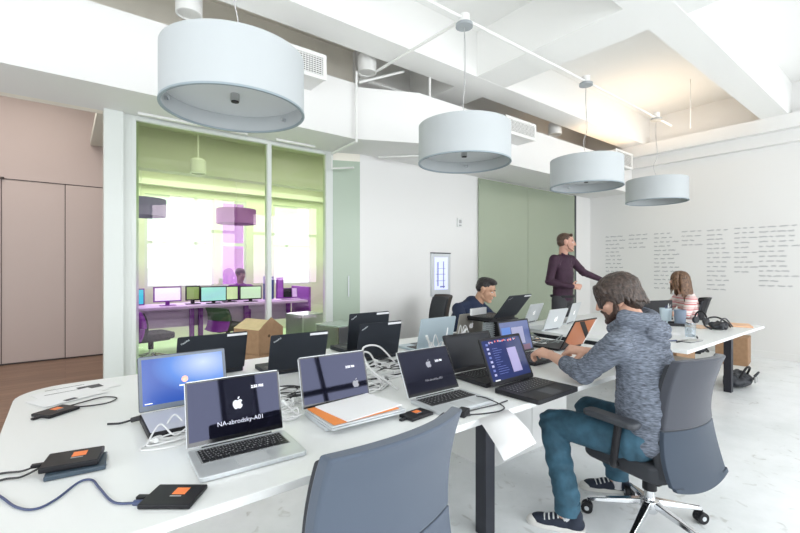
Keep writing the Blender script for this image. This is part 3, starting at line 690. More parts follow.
t = thing('paper_sheet', 'white sheet hanging over the desk edge above the front black leg', 'paper', (1.35, 1.05, TZ))
pv = [(1.70, 1.165), (1.93, 1.165), (1.93, 1.095), (1.70, 1.095)]
m = MB(); zz = TZ+.0015
m.add([(1.315, 1.165, zz), (1.505, 1.165, zz), (1.465, 1.09, zz), (1.265, 1.09, zz), (1.42, 1.0, .725), (1.20, .985, .730), (1.375, .935, .705), (1.15, .905, .712)],
      [(0, 1, 2, 3), (3, 2, 4, 5), (5, 4, 6, 7)])
o = m.build('sheet', PAPER, t, world=True); so = o.modifiers.new('t', 'SOLIDIFY'); so.thickness = .0012
sheet('paper_sheet', 'white sheet on the desk between the two leftmost black lids', rect(.90, 2.42, .21, .28, 15), TZ+.001)
sheet('paper_sheet', 'white sheet behind the second black lid', rect(1.28, 2.62, .21, .29, 5), TZ+.001)
sheet('paper_sheet', 'white sheet on the far desk beside the drinking glass', rect(4.35, 1.62, .21, .29, 25), TZ+.001)
sheet('paper_sheet', 'white sheet left of the laptop with the orange-brown lid', rect(3.85, 2.05, .21, .29, 30), TZ+.001)
sheet('paper_sheet', 'tan sheet lying below the laptop with the orange-brown lid', rect(3.02, 1.56, .20, .20, 0), TZ+.001, m=mat('tan_card', (.72, .50, .32), .6))
sheet('paper_pad', 'white paper block standing on the raised black laptop', rect(2.77, 2.45, .22, .02, 8), .9515, 'paper', PAPER, .055)
sheet('paper_sheet', 'small orange note among the cables beside the orange-brown laptop', rect(3.15, 2.12, .12, .10, 20), TZ+.001, m=mat('peach_paper', (.85, .52, .32), .6))

# ------------------------------------------------------------------ drives and cables
def drive(label, x, y, rz, w, d, h, tilt=0):
    t = thing('external_drive', label, 'hard drive', (x, y, TZ), math.radians(rz), group='black external drives with orange labels')
    MB().box(-w/2, w/2, -d/2, d/2, .001, h).build('case', BLACKP, t, bevel=.004, seg=3)
    MB().box(-.005, w*.22, -d*.02, d*.30, h-.0005, h+.0006).build('orange_label', mat('orange_label', (.95, .24, .06), .5), t, smooth=False)
    MB().box(-.005, w*.18, -d*.12, -d*.08, h-.0005, h+.0006).build('lettering_strip', mat('grey_lettering', (.4, .4, .42), .5), t, smooth=False)
    MB().box(-w/2-.03, -w/2+.002, -.008, .008, .002, h*.7).build('plug', BLACKP, t, bevel=.002)
    return t
drive('black external drive with orange label beside the printed papers', -.03, 2.32, 37, .13, .10, .014)
drive('thick black external drive with orange label lying on a dark block', .02, 1.66, -12, .145, .115, .018).location.z = TZ+.016
t = thing('drive_block', 'dark slate block under the external drive at the left', 'hard drive', (.03, 1.645, TZ), math.radians(-6))
MB().box(-.074, .074, -.060, .056, .001, .0155).build('case', mat('slate_case', (.05, .075, .10), .4), t, bevel=.003)
MB().box(.074, .0765, -.03, .03, .003, .013).build('steel_end', STEEL, t)
drive('slim black external drive with orange label nearest the camera', .228, 1.268, -38, .135, .105, .014)
drive('black external drive with orange label beside the front silver laptop with the cable', 1.145, 1.35, 5, .125, .08, .014)
t = thing('power_adapter', 'small black adapter plugged at the corner of the silver laptop', 'adapter', (1.30, 1.235, TZ), math.radians(20))
MB().box(-.03, .03, -.02, .02, .001, .028).build('body', BLACKP, t, bevel=.003)
def cable(label, pts, r=.0028, m=BCABLE, name='cable', plug=None, group=None):
    t = thing(name, label, 'cable', (sum(p[0] for p in pts)/len(pts), sum(p[1] for p in pts)/len(pts), TZ), group=group)
    MB().tube(spline(pts, 7), r, 7).build('cord', m, t, world=True)
    if plug:
        a = Vector(pts[-1]); b = Vector(pts[-2]); d = (a-b).normalized()
        MB().cyl(a-d*.005, a+d*.03, r*2.4, r*2.6, seg=10).build('plug', m if m is not WCABLE else WHITE, t, world=True)
    return t
c = TZ+.004
cable('navy cable curving across the near desk to the slim drive', [(-.22, 1.72, c), (-.145, 1.58, c), (-.10, 1.47, c), (-.06, 1.425, c), (-.02, 1.45, c), (.03, 1.525, c), (.06, 1.52, c), (.075, 1.45, c), (.10, 1.34, c), (.145, 1.30, c)], .0032, BLUCABLE, plug=1)
cable('black cable leaving the thick drive at the left edge, upper strand', [(-.055, 1.69, c+.018), (-.10, 1.70, c+.005), (-.14, 1.73, c), (-.19, 1.74, c)], .003)
cable('black cable leaving the thick drive at the left edge, lower strand', [(-.06, 1.665, c+.015), (-.10, 1.66, c+.003), (-.14, 1.68, c), (-.19, 1.66, c)], .003)
cable('black cable looping right of the drive beside the printed papers', [(.03, 2.355, c), (.10, 2.33, c), (.16, 2.34, c), (.19, 2.40, c), (.14, 2.45, c), (.07, 2.42, c), (.02, 2.37, c+.005)], .0028)
cable('short black cable stub by the hinge of the blue-screen laptop', [(.13, 2.02, c), (.17, 2.0, c), (.21, 1.98, c+.01)], .004, plug=1)
cable('thin black cable arching from the silver laptop to its adapter', [(1.49, 1.33, c+.02), (1.50, 1.28, c+.02), (1.52, 1.20, c), (1.46, 1.17, c), (1.38, 1.19, c), (1.32, 1.22, c)], .0028, plug=1)
cable('black cable running from the adapter toward the black laptop', [(1.33, 1.25, c), (1.42, 1.245, c), (1.52, 1.235, c), (1.60, 1.24, c)], .0028)
for i, (x, y, l) in enumerate(((.30, 1.72, 'white cable bunched left of the front silver laptop'), (.36, 1.80, 'white cable arching over the edge of the blue-screen laptop'))):
    cable(l, [(x-.08, y-.02, c), (x-.03, y+.03, c+.045), (x+.01, y-.01, c+.01), (x+.07, y+.0, c+.03), (x+.04, y-.07, c), (x-.02, y-.09, c), (x-.1, y-.06, c), (x-.06, y-.01, c), (x+.07, y-.03, c)], .0032, WCABLE)
rnd = random.Random(11)
def tangle(label, cx, cy, rx, ry, n, m, r, hmax, group):
    pts = []
    a = rnd.uniform(0, 6)
    for k in range(n):
        a += rnd.uniform(.7, 1.6); q = rnd.uniform(.35, 1)
        pts.append((cx+rx*q*math.cos(a), cy+ry*q*math.sin(a), c + rnd.uniform(0, hmax)*(k % 2)))
    return cable(label, pts, r, m, plug=1, group=group)
GW = 'tangle of white cables along the middle of the desks'; GB = 'tangle of dark cables along the middle of the desks'
spots = [('behind the front silver laptop', .80, 2.0), ('between the first two silver laptops', .76, 1.86), ('behind the paper-covered laptop', 1.08, 1.95), ('left of the black-screen silver laptop', 1.22, 1.80),
         ('behind the black-screen silver laptop', 1.45, 1.95), ('below the overlapping black lids', 1.55, 2.12), ('beside the dark switched-off laptop', 1.78, 2.08), ('in front of the pale blue laptop', 2.12, 2.15),
         ('right of the pale blue laptop', 2.36, 2.22), ('beside the raised black laptop', 2.55, 2.12), ('behind the typing man\'s laptop', 2.78, 2.06), ('right of the typing man\'s screen', 2.95, 1.98)]
for wh, x, y in spots:
    tangle('white cable coiled '+wh, x, y, .14, .09, 14, WCABLE, .0032, .022, GW)
    tangle('black cable tangled '+wh, x+.04, y+.05, .15, .09, 14, BCABLE, .0032, .02, GB)
for wh, x, y in spots[3:10:2]: tangle('second white cable looping '+wh, x-.03, y-.02, .12, .10, 12, WCABLE, .0036, .045, GW)
for i, (x, y, l) in enumerate(((2.92, 2.15, 'left of'), (3.08, 1.98, 'behind'), (3.12, 2.2, 'beyond'))): tangle('grey cable tangled %s the orange-brown laptop' % l, x, y, .16, .12, 17, mat('grey_cable', (.28, .31, .31), .4), .005, .06, 'grey cables by the orange-brown laptop')
cable('thick white cable arching high beside the black-screen silver laptop', [(1.30, 1.78, c), (1.27, 1.90, c+.09), (1.34, 2.05, c+.15), (1.50, 2.12, c+.13), (1.62, 2.12, c+.02)], .0055, WCABLE)
cable('second thick white cable arching beside the black-screen silver laptop', [(1.32, 1.70, c), (1.25, 1.84, c+.08), (1.30, 2.0, c+.13), (1.42, 2.1, c+.10), (1.5, 2.14, c)], .0055, WCABLE)
tangle('white cable coiled at the right of the front silver laptop', .72, 1.66, .07, .08, 16, WCABLE, .0032, .03, GW)
tangle('white cable looped against the paper-covered laptop', .76, 1.78, .08, .06, 14, WCABLE, .0032, .04, GW)
tangle('white cable spread under the blue-screen laptop edge', .30, 1.70, .10, .05, 12, WCABLE, .0032, .015, GW)
tangle('white cable heaped against the back of the pale blue laptop', 2.09, 2.24, .11, .05, 24, WCABLE, .0038, .17, GW)
tangle('grey-white cable heaped beside the warm silver laptop', 2.46, 2.33, .09, .05, 18, WCABLE, .0036, .16, GW)
tangle('black cable bunched behind the dark laptop at the near desk centre', 2.10, 1.95, .12, .07, 14, BCABLE, .0034, .06, GB)
tangle('black cable bunched between the screens of the two dark laptops', 2.72, 1.98, .14, .08, 16, BCABLE, .0034, .05, GB)
t = thing('power_strip', 'white power strip among the cables behind the paper-covered laptop', 'power strip', (1.30, 1.93, TZ), .15)
MB().box(-.17, .17, -.025, .025, .001, .032).build('body', WHITE, t, bevel=.005)
for k in range(5): MB().box(-.14+.06*k, -.115+.06*k, -.012, .012, .031, .0335).build('socket', mat('socket_grey', (.5, .5, .5), .5), t)
t = thing('circuit_tool', 'small green and black gadget among the cables behind the front silver laptop', 'gadget', (.74, 2.18, TZ), .3)
MB().box(-.05, .05, -.03, .03, .001, .02).build('body', mat('olive_plastic', (.22, .28, .12), .5), t, bevel=.003)
MB().box(.0, .06, -.02, .04, .021, .035).build('cover', BLACKP, t, bevel=.003)

# ------------------------------------------------------------------ things on the far desk
t = thing('laptop', 'black laptop lying half closed behind the pen cup on the far desk', 'laptop', (5.35, 2.02, TZ), math.radians(160))
MB().box(-.22, .22, -.25, 0, .002, .022).build('base', BLACKP, t, bevel=.002)
MB().box(-.22, .22, -.02, -.008, .022, .23).build('lid', BLACKP, t, bevel=.002)
def cup(name, label, x, y, r, h, m, pens=0, glass=False):
    t = thing(name, label, 'cup', (x, y, TZ))
    MB().lathe([(0, .001), (r*.86, .001), (r, h), (r-.003, h), (r*.86-.003, .006), (0, .006)], 28).build('wall', m, t)
    rn = random.Random(2)
    for k in range(pens):
        a = rn.uniform(0, 6.28); MB().cyl((0, 0, .01), (r*.8*math.cos(a), r*.8*math.sin(a), h+rn.uniform(.02, .05)), .004, seg=8).build('pen', [WHITE, BLUCABLE, STEEL][k % 3], t)
    return t
LBLUE = mat('pale_blue_ceramic', (.55, .66, .72), .4); SLATE = mat('slate_ceramic', (.20, .25, .33), .45)
cup('pen_cup', 'pale blue pen cup in front of the woman', 5.16, 1.88, .060, .165, LBLUE, 5)
cup('mug', 'slate grey cup right of the pale blue pen cup', 5.10, 1.72, .058, .165, SLATE)
cup('drinking_glass', 'clear drinking glass near the edge of the far desk', 4.36, 1.39, .045, .115, tint_glass('drinking_glass', (.88, .92, .95), .18))
t = thing('white_box', 'small white upright box at the hoodie man\'s shoulder on the far desk', 'box', (5.03, 1.99, TZ), .3)
MB().box(-.065, .065, -.02, .02, .0, .12).build('box_body', WHITE, t, bevel=.003)
MB().box(-.05, .05, -.0215, -.0195, .02, .10).build('label_face', PAPER, t)
t = thing('tray', 'black shallow tray under the cups on the far desk', 'tray', (5.05, 1.79, TZ), math.radians(-55))
MB().box(-.16, .16, .09, .10, .001, .03).box(-.16, .16, -.10, -.09, .001, .03).box(-.16, -.15, -.09, .09, .001, .03).box(.15, .16, -.09, .09, .001, .03).build('rim', BLACKP, t)
def pen(label, x, y, rz, l=.14, m=BLACKP, cat='pen'):
    t = thing('pen', label, cat, (x, y, TZ+.006), math.radians(rz))
    MB().cyl((-l/2, 0, 0), (l/2-.012, 0, 0), .0055, seg=10).build('barrel', m, t); MB().cyl((l/2-.012, 0, 0), (l/2, 0, 0), .005, .001, seg=10).build('tip', STEEL, t)
    MB().cyl((-l/2, 0, 0), (-l/2+.04, 0, 0), .0062, seg=10).build('cap', m, t)
pen('dark marker pen at the near corner of the far desk', 4.00, 1.33, -10, .17)
pen('blue pen at the near left corner of the far desk', 3.93, 1.40, -25, .16, BLUCABLE)
pen('short black pen near the drinking glass', 4.33, 1.33, 20, .12)
pen('silver pen beside the slate grey cup', 4.35, 1.66, 15, .14, STEEL)
pen('blue marker lying left of the drinking glass', 4.12, 1.50, 5, .14, BLUCABLE)
t = thing('notebook', 'dark slim notebook with a pen on the near edge of the far desk', 'notebook', (4.08, 1.30, TZ), math.radians(-8))
MB().box(-.10, .10, -.05, .05, .001, .006).build('cover', mat('slate_cover', (.16, .17, .18), .5), t, bevel=.001); MB().box(-.095, .098, -.048, .048, .006, .009).build('pages', mat('grey_pages', (.5, .5, .48), .6), t)
t = thing('phone', 'black phone lying left of the drinking glass', 'phone', (4.16, 1.60, TZ), .3)
MB().box(-.07, .07, -.035, .035, .001, .009).build('body', BLACKP, t, bevel=.003); MB().box(-.06, .06, -.03, .03, .009, .0096).build('screen', GLASSY, t)
# headphones (band up, two cups)
t = thing('headphones', 'black over-ear headphones standing in front of the woman\'s arm', 'headphones', (5.32, 1.60, TZ), math.radians(60))
MB().tube([(.075*math.cos(a), 0, .06+.085*math.sin(a)) for a in [PI*k/14 for k in range(15)]], .008, 8).build('headband', BLACKP, t)
for s in (-1, 1):
    MB().cyl((s*.075, 0, .045), (s*.05, 0, .045), .038, .034, seg=20).build('ear_cup', DGREY, t, bevel=.004)
# heap of black bag straps and cloth
def lump(name, label, cat, x, y, z, sx, sy, sz, m, seed, n=16):
    rn = random.Random(seed); t = thing(name, label, cat, (x, y, z)); mb = MB()
    mb.ell((0, 0, sz*.38), (sx*.8, sy*.8, sz*.38))
    for k in range(n):
        a = rn.uniform(0, 6.28); q = rn.uniform(0, .75)
        mb.ell((sx*q*math.cos(a), sy*q*math.sin(a), sz*(.35+.2*rn.random())), (sx*rn.uniform(.15, .35), sy*rn.uniform(.15, .35), sz*rn.uniform(.25, .42)), u=12, v=8)
    remesh(mb, 'body', m, t, .006 if sx < .2 else .01, 3, lambda p, nn: .006*noise.noise(p*28), world=False); return t
t = lump('pouch', 'heap of black straps and pouch on the right end of the far desk', 'pouch', 5.10, 1.38, TZ, .15, .09, .085, mat('black_nylon', (.02, .022, .028), .55, bump=.3, bscale=30), 5)
MB().tube(spline([(-.15, .02, .01), (-.18, .07, .05), (-.05, .08, .10), (.05, .03, .11), (.12, -.03, .06), (.17, -.05, .01)], 6), .008, 8).build('strap', BLACKP, t)
MB().tube(spline([(-.1, -.06, .01), (-.05, -.03, .09), (.06, -.04, .10), (.2, -.06, .012)], 6), .007, 8).build('strap', DGREY, t)
sheet('peach_folder', 'peach folder at the right-hand corner of the far desk', rect(5.55, 1.33, .30, .20, 20), TZ+.001, 'folder', mat('peach_paper', (.85, .52, .32), .6), .012)
sheet('peach_folder', 'peach folder between the headphones and the black pouch', rect(5.08, 1.54, .18, .16, -20), TZ+.001, 'folder', mat('pale_peach', (.86, .62, .45), .6), .014)

# ------------------------------------------------------------------ boxes and bag on the floor
def carton(name, label, x, y, z, w, d, h, rz, m=CARD, flaps=False, tape=True, lab=False):
    t = thing(name, label, 'box', (x, y, z), math.radians(rz))
    MB().box(-w/2, w/2, -d/2, d/2, .001, h).build('body', m, t, bevel=.003)
    if tape: MB().box(-w/2-.001, w/2+.001, -.025, .025, h-.06, h+.0015).build('tape', mat('tape_brown', (.36, .22, .12), .4), t, smooth=False)
    if flaps:
        k = .5*d
        for s in (-1, 1):
            # ridge-like flaps leaning together
            A = Matrix.Translation((0, s*d/2, h)) @ Matrix.Rotation(math.radians(s*-27), 4, 'X')
            MB().box(-w/2, w/2, (-k*1.08 if s > 0 else 0), (0 if s > 0 else k*1.08), .0, .005, M=A).build('flap', CARDL, t, smooth=False)
        MB().add([(-w/2+.002, -d/2, h), (-w/2+.002, d/2, h), (-w/2+.002, 0, h+.11), (-w/2-.004, -d/2, h), (-w/2-.004, d/2, h), (-w/2-.004, 0, h+.11)], [(0, 1, 2), (3, 5, 4)]).build('gable_flap', m, t, smooth=False)
    if lab: MB().box(-w/2-.004, -w/2-.002, -.04, .10, h*.15, h*.85).build('label', PAPER, t, smooth=False)
    MB().cyl((-w/2-.006, .03, h*.72), (-w/2-.003, .03, h*.72), .014, seg=14).build('hand_hole', mat('hole_brown', (.10, .06, .03), .9), t)
    return t
carton('cardboard_box', 'lowest cardboard box of the stack in front of the glass front', 1.49, 4.14, 0, .36, .32, .27, 112, tape=False)
carton('cardboard_box', 'cardboard box with a white label, middle of the stack in front of the glass', 1.49, 4.14, .272, .33, .30, .26, 115, lab=True, m=CARD)
carton('cardboard_box', 'open cardboard box with raised pale flaps on top of the stack by the glass', 1.49, 4.14, .534, .34, .31, .23, 112, flaps=True, tape=False)
carton('cardboard_box', 'tall brown cardboard box on the floor behind the black leg of the far desk', 7.45, 1.85, 0, .40, .36, .38, 8)
carton('cardboard_box', 'brown cardboard box seen under the near corner of the far desk', 5.0, 1.78, 0, .5, .3, .60, 0)
carton('cardboard_box', 'pale open carton hanging just under the left end of the far desk', 3.78, 1.42, 0, .3, .42, .63, 0, m=mat('greyish_card', (.42, .36, .30), .8))
def cube(label, x, y, w, h, rz):
    t = thing('metal_cube_table', label, 'side table', (x, y, 0), math.radians(rz), group='metal cube side tables by the glass')
    MB().box(-w/2, w/2, -w/2, w/2, .01, h-.012).build('body', STEEL, t, bevel=.006)
    MB().box(-w/2-.004, w/2+.004, -w/2-.004, w/2+.004, h-.012, h).build('glass_top', mat('greenish_top', (.40, .50, .42), .12), t, bevel=.002)
    MB().box(-w/2, -w/2+.01, -w/2-.001, w/2, .02, h-.014).build('corner_strip', CHROME, t)
cube('brushed metal cube table standing before the frosted side pane', 2.36, 4.08, .36, .74, 12)
cube('brushed metal cube table behind the green glass', 2.36, 4.92, .34, .78, 12)  # solid cube standing in for the front table's reflection in the glass
t = lump('bag', 'black bag slumped on the floor at the foot of the far desk leg', 'bag', 6.02, 1.45, 0, .32, .16, .20, mat('black_bag_nylon', (.014, .017, .024), .5, bump=.3, bscale=25), 8, 20)
MB().tube(spline([(-.15, -.05, .12), (-.1, -.1, .24), (.03, -.1, .22), (.1, -.06, .13)], 6), .012, 8).build('strap', BLACKP, t)
MB().tube(spline([(.02, -.13, .10), (.12, -.16, .17), (.22, -.1, .10)], 6), .010, 8).build('strap', DGREY, t)
MB().box(-.02, .06, -.165, -.150, .07, .13).build('buckle', STEEL, t, bevel=.004)
# ------------------------------------------------------------------ office chairs
FAB = mat('blue_grey_upholstery', (.075, .098, .138), .8, bump=.12, bscale=500, sheen=.2)
FABU = mat('grey_upholstery', (.058, .063, .080), .8, bump=.12, bscale=500, sheen=.2)
FABD = mat('slate_upholstery', (.032, .048, .074), .8, bump=.12, bscale=500, sheen=.2)
CUSH = mat('charcoal_upholstery', (.035, .038, .045), .8, bump=.1, bscale=500)
def back_grid(mb, wf, zf, yf, th, s0, s1, t0, t1, off=0, ns=16, nt=14, mi=0):
    """curved slab: s across, t up"""
    F = []; B = []
    for j in range(nt+1):
        t = t0+(t1-t0)*j/nt
        for i in range(ns+1):
            s = s0+(s1-s0)*i/ns
            x = s*wf(t); y = yf(s, t)+off; z = zf(s, t)
            F.append((x, y+th, z)); B.append((x, y, z))
    n = len(F); vs = F+B; fs = []; W = ns+1
    for j in range(nt):
        for i in range(ns):
            a = j*W+i; fs += [(a, a+1, a+W+1, a+W), (n+a, n+a+W, n+a+W+1, n+a+1)]
    for j in range(nt):
        a = j*W; b = a+ns; fs += [(a, a+W, n+a+W, n+a), (b, n+b, n+b+W, b+W)]
    for i in range(ns):
        fs += [(i, n+i, n+i+1, i+1)]; a = nt*W+i; fs += [(a, a+1, n+a+1, n+a)]
    mb.add(vs, fs, mi)
def office_chair(label, x, y, rz, flare=.0, arms=True, a0=0, fab=FAB, lower=FABD, base=True, h=.92, w=.245, group=None):
    t = thing('office_chair', label, 'chair', (x, y, 0), math.radians(rz), group)
    wf = lambda q: w*(1+.0*q) + flare*max(0, math.sin(min(1, max(0, (.55-q)/.55))*PI*.75)) - .012*q*q
    yf = lambda s, q: -.235 - .065*((q-.42)/.5)**2 + .065*s*s*(.3+.7*q)
    zf = lambda s, q: .32 + (h-.32)*q + .012*(1-s*s)*(q > .9) + (.03*(s*s) if q < .05 else 0)
    mb = MB(); back_grid(mb, wf, zf, yf, .045, -1, 1, .46, 1); mb.build('upper_back_shell', fab, t, bevel=.008, seg=3)
    mb = MB(); back_grid(mb, wf, zf, yf, .022, -1, 1, 0, .455); mb.build('lower_back_shell', lower, t, bevel=.008, seg=3)
    mb = MB(); back_grid(mb, lambda q: wf(q)*.975, zf, yf, .045, -1, 1, .03, .96, off=.0225); mb.build('back_cushion', CUSH, t, bevel=.014, seg=3)
    # seat
    so = MB().prism(rounded(-.24, .24, -.20, .25, (.07, .07, .09, .09)), .345, .432).build('seat', CUSH, t, bevel=.02, seg=3)
    MB().box(-.19, .19, -.16, .18, .322, .344).build('seat_pan', BLACKP, t, bevel=.01)
    MB().box(-.05, .05, -.20, .10, .300, .321).build('mechanism', BLACKP, t, bevel=.01)
    MB().tube(spline([(0, -.15, .34), (0, -.205, .36), (0, -.21, .46)], 6), .022, 8).build('back_bracket', BLACKP, t)
    if arms:
        for s in (-1, 1):
            MB().tube(spline([(s*.20, .02, .375), (s*.265, .02, .38), (s*.298, -.01, .45), (s*.298, -.03, .60)], 6), .019, 10).build('arm_post', BLACKP, t)
            p = MB().prism(rounded(s*.298-.042, s*.298+.042, -.13, .15, (.03,)*4), .602, .632).build('armrest', DGREY, t, bevel=.01, seg=3)
    if base:
        MB().cyl((0, 0, .13), (0, 0, .335), .026, seg=20).build('column', CHROME, t); MB().cyl((0, 0, .20), (0, 0, .345), .034, seg=20).build('column_sleeve', BLACKP, t)
        MB().lathe([(0, .085), (.035, .085), (.05, .115), (.045, .15), (0, .155)], 20).build('hub', CHROME, t)
        for k in range(5):
            a = math.radians(a0+72*k); c_, s_ = math.cos(a), math.sin(a)
            M = Matrix.Rotation(a, 4, 'Z')
            g = MB(); g.add([(.03, -.022, .12), (.03, .022, .12), (.03, .018, .15), (.03, -.018, .15), (.30, -.012, .065), (.30, .012, .065), (.30, .010, .085), (.30, -.010, .085)],
                            [(0, 3, 2, 1), (4, 5, 6, 7), (0, 1, 5, 4), (3, 7, 6, 2), (0, 4, 7, 3), (1, 2, 6, 5)], M=M)
            l = g.build('leg', CHROME, t, bevel=.004)
            q = MB().cyl((.30, -.024, .030), (.30, -.006, .030), .030, seg=20, M=M).cyl((.30, .006, .030), (.30, .024, .030), .030, seg=20, M=M).cyl((.30, 0, .03), (.30, 0, .068), .010, seg=10, M=M).box(.272, .315, -.005, .005, .03, .055, M=M)
            q.build('castor', BLACKP, l, bevel=.002)
            MB().cyl((.30, -.0255, .030), (.30, .0255, .030), .012, seg=14, M=M).build('castor_cap', SILVER, l)
    return t
office_chair('blue-grey office chair with its back to the camera at the front desk edge', .690, 1.145, 7, arms=False, a0=20, lower=FAB, w=.262)
office_chair('blue-grey office chair the man in the grey hoodie sits on', 2.40, .950, -10, flare=.03, a0=-20, w=.198, fab=FABU, h=.93)
office_chair('dark brown office chair under the wall screen', 3.49, 3.94, 70, fab=mat('brown_upholstery', (.05, .038, .032), .7), lower=mat('brown_upholstery', (.05, .038, .032), .7), h=1.0, arms=False)
office_chair('black office chair holding the woman in the striped top', 5.99, 2.01, 32, fab=BLACKP, lower=BLACKP, h=.975, w=.125, arms=False)
office_chair('black office chair under the seated man in navy', 3.38, 3.36, 178, fab=BLACKP, lower=BLACKP, arms=False, h=.74)

# ------------------------------------------------------------------ people
SKIN = mat('fair_skin', (.62, .36, .26), .5, bump=.03, bscale=150); SKIN2 = mat('tan_skin', (.50, .29, .19), .5); SKIN3 = mat('ruddy_skin', (.56, .31, .23), .5)
EYEW = mat('eye_white', (.75, .75, .74), .2); IRIS = mat('iris_dark', (.04, .03, .02), .2); LIP = mat('lip', (.45, .18, .15), .5)
def head_frame(pos, yaw, pitch=0, roll=0, s=1.0):
    """head-local: face +Y, up +Z, origin at the middle of the head"""
    return Matrix.Translation(pos) @ Matrix.Rotation(math.radians(yaw), 4, 'Z') @ Matrix.Rotation(math.radians(pitch), 4, 'X') @ Matrix.Rotation(math.radians(roll), 4, 'Y') @ Matrix.Scale(s, 4)
def add_head(mb, H, nose=1.0):
    mb.ell((0, -.012, .030), (.074, .094, .085), M=H)
    mb.ell((0, .030, -.022), (.060, .062, .078), M=H)
    mb.ell((0, .040, -.078), (.042, .045, .030), M=H)
    mb.cap((-.038, .0, -.065), (-.012, .070, -.093), .020, .016, M=H); mb.cap((.038, .0, -.065), (.012, .070, -.093), .020, .016, M=H)
    mb.cap((-.045, .068, .030), (.045, .068, .030), .014, .014, M=H)
    mb.cap((0, .083, .022), (0, .106*nose, -.018), .009, .0125, M=H)
    mb.ell((-.013, .092, -.022), (.009, .011, .008), M=H); mb.ell((.013, .092, -.022), (.009, .011, .008), M=H)
    mb.ell((-.036, .062, -.018), (.022, .022, .022), M=H); mb.ell((.036, .062, -.018), (.022, .022, .022), M=H)
    mb.cap((-.020, .083, -.050), (.020, .083, -.050), .008, .008, M=H); mb.cap((-.016, .081, -.061), (.016, .081, -.061), .008, .008, M=H)
    mb.ell((0, .080, -.088), (.018, .016, .015), M=H)
    for s in (-1, 1):
        mb.ell((s*.078, -.008, -.002), (.010, .020, .032), M=H); mb.ell((s*.083, -.016, .014), (.008, .014, .018), M=H); mb.ell((s*.077, .0, -.026), (.008, .010, .012), M=H)
def eyes(body, H, P):
    O = Matrix.Translation(-P) @ H
    for s in (-1, 1):
        e = MB().ell((s*.030, .0715, .008), (.0125, .0122, .0065), M=O).build('eye', EYEW, body)
        MB().ell((s*.030, .0822, .008), (.0055, .003, .0050), M=O, u=12, v=8).build('iris', IRIS, body)
    MB().cap((-.018, .0905, -.0505), (.018, .0905, -.0505), .0035, .0035, M=O, seg=8).cap((-.014, .0885, -.059), (.014, .0885, -.059), .004, .004, M=O, seg=8).build('lips', LIP, body)
def brows(par, H, P, m):
    O = Matrix.Translation(-P) @ H
    for s in (-1, 1): MB().cap((s*.014, .0835, .031), (s*.048, .0745, .034), .0045, .003, M=O, seg=8).build('eyebrow', m, par)
def hand(mb, wrist, aim, up, side, curl=(.3, .35, .4, .45), spread=1.0, s=1.0, thumb=.5):
    """palm and five fingers; aim = wrist->knuckles, up = back of the hand, side=+1 thumb towards cross(aim, up)"""
    y = Vector(aim).normalized(); z = Vector(up); z = (z - y*z.dot(y)).normalized(); x = y.cross(z)*side
    W = Vector(wrist); p = lambda a, b, c: W + (x*a + y*b + z*c)*s
    for i, a in enumerate((.028, .010, -.009, -.027)):
        mb.cap(p(a*.55, .012, 0), p(a, .083-.004*abs(i-1), 0), .0145*s, .0118*s)
    mb.ell(p(.0, .045, -.002), (.032*s, .032*s, .015*s))
    L = (.072, .080, .074, .058)
    for i, a in enumerate((.028, .010, -.009, -.027)):
        q = p(a, .086-.004*abs(i-1), .0); ang = 0; fx = a*.35*spread
        for k, f in enumerate((.45, .30, .25)):
            ang += curl[i]*(1.0 if k == 0 else 1.25)
            d = (y*math.cos(ang) - z*math.sin(ang) + x*fx*4).normalized()
            q2 = q + d*L[i]*f*s; mb.cap(q, q2, (.0092-.0010*k)*s, (.0086-.0011*k)*s, seg=10); q = q2
    # thumb
    q = p(.022, .018, -.006)
    for k, (l, r) in enumerate(((.042, .0135), (.032, .0105), (.026, .0092))):
        d = (x*(.85-.30*k*thumb) + y*(.65+.30*k) - z*(.25+.25*k*thumb)).normalized(); q2 = q + d*l*s
        mb.cap(q, q2, r*s, (r-.0015)*s, seg=10); q = q2
def chain(mb, pts, rs):
    for (a, b), (r, q) in zip(zip(pts, pts[1:]), zip(rs, rs[1:])): mb.cap(a, b, r, q)
def lerp(a, b, t): return Vector(a).lerp(Vector(b), t)
def torso(mb, hip, chest, neck, shL, shR, depth=.105, g=0, across=None, waist=.145, belly=0):
    hip, chest, neck = Vector(hip), Vector(chest), Vector(neck); shL, shR = Vector(shL), Vector(shR)
    ac = (shR-shL).normalized(); up = (neck-hip).normalized(); fw = up.cross(ac).normalized()
    def R(u): 
        f = u.cross(ac).normalized(); a = f.cross(u).normalized(); return Matrix((a, f, u)).transposed()
    n = 7
    for i in range(n+1):
        t = i/n; p = hip.lerp(chest, t); u = (chest-hip).normalized()
        hw = (.165*(1-t)**2 + waist*2*t*(1-t) + .165*t*t); mb.ell(p, (hw+g, depth+belly*math.sin(PI*min(1, t*1.3))*.5+g, .09+g), R=R(u))
    for i in range(1, 5):
        t = i/5; p = chest.lerp(neck, t); mb.ell(p, ((.165-.045*t*t*2)+g, (depth-.015*t)+g, .07), R=R(up))
    for s_ in (shL, shR):
        mb.cap(s_, lerp(neck, chest, .25), .058+g, .062+g)
        mb.ell(s_.lerp(chest, .18), (.062+g, .062+g, .07+g))
def cloth_disp(amp, f, st=(1, 1, 1), seed=0.):
    def d(p, nn):
        q = Vector((p.x*st[0], p.y*st[1], p.z*st[2]))*f + Vector((seed, 0, 0))
        return amp*(noise.noise(q) + .5*noise.noise(q*2.3))
    return d
def folds(pts, amp=.006, f=55):
    """creases gathered at joints: list of (point, radius)"""
    def d(p, nn):
        r = .0025*noise.noise(p*14)
        for c, rad, ax in pts:
            k = (p-Vector(c)).length
            if k < rad: r += amp*(1-k/rad)*math.sin((p-Vector(c)).dot(Vector(ax).normalized())*f*2 + 4*noise.noise(p*9))
        return r
    return d
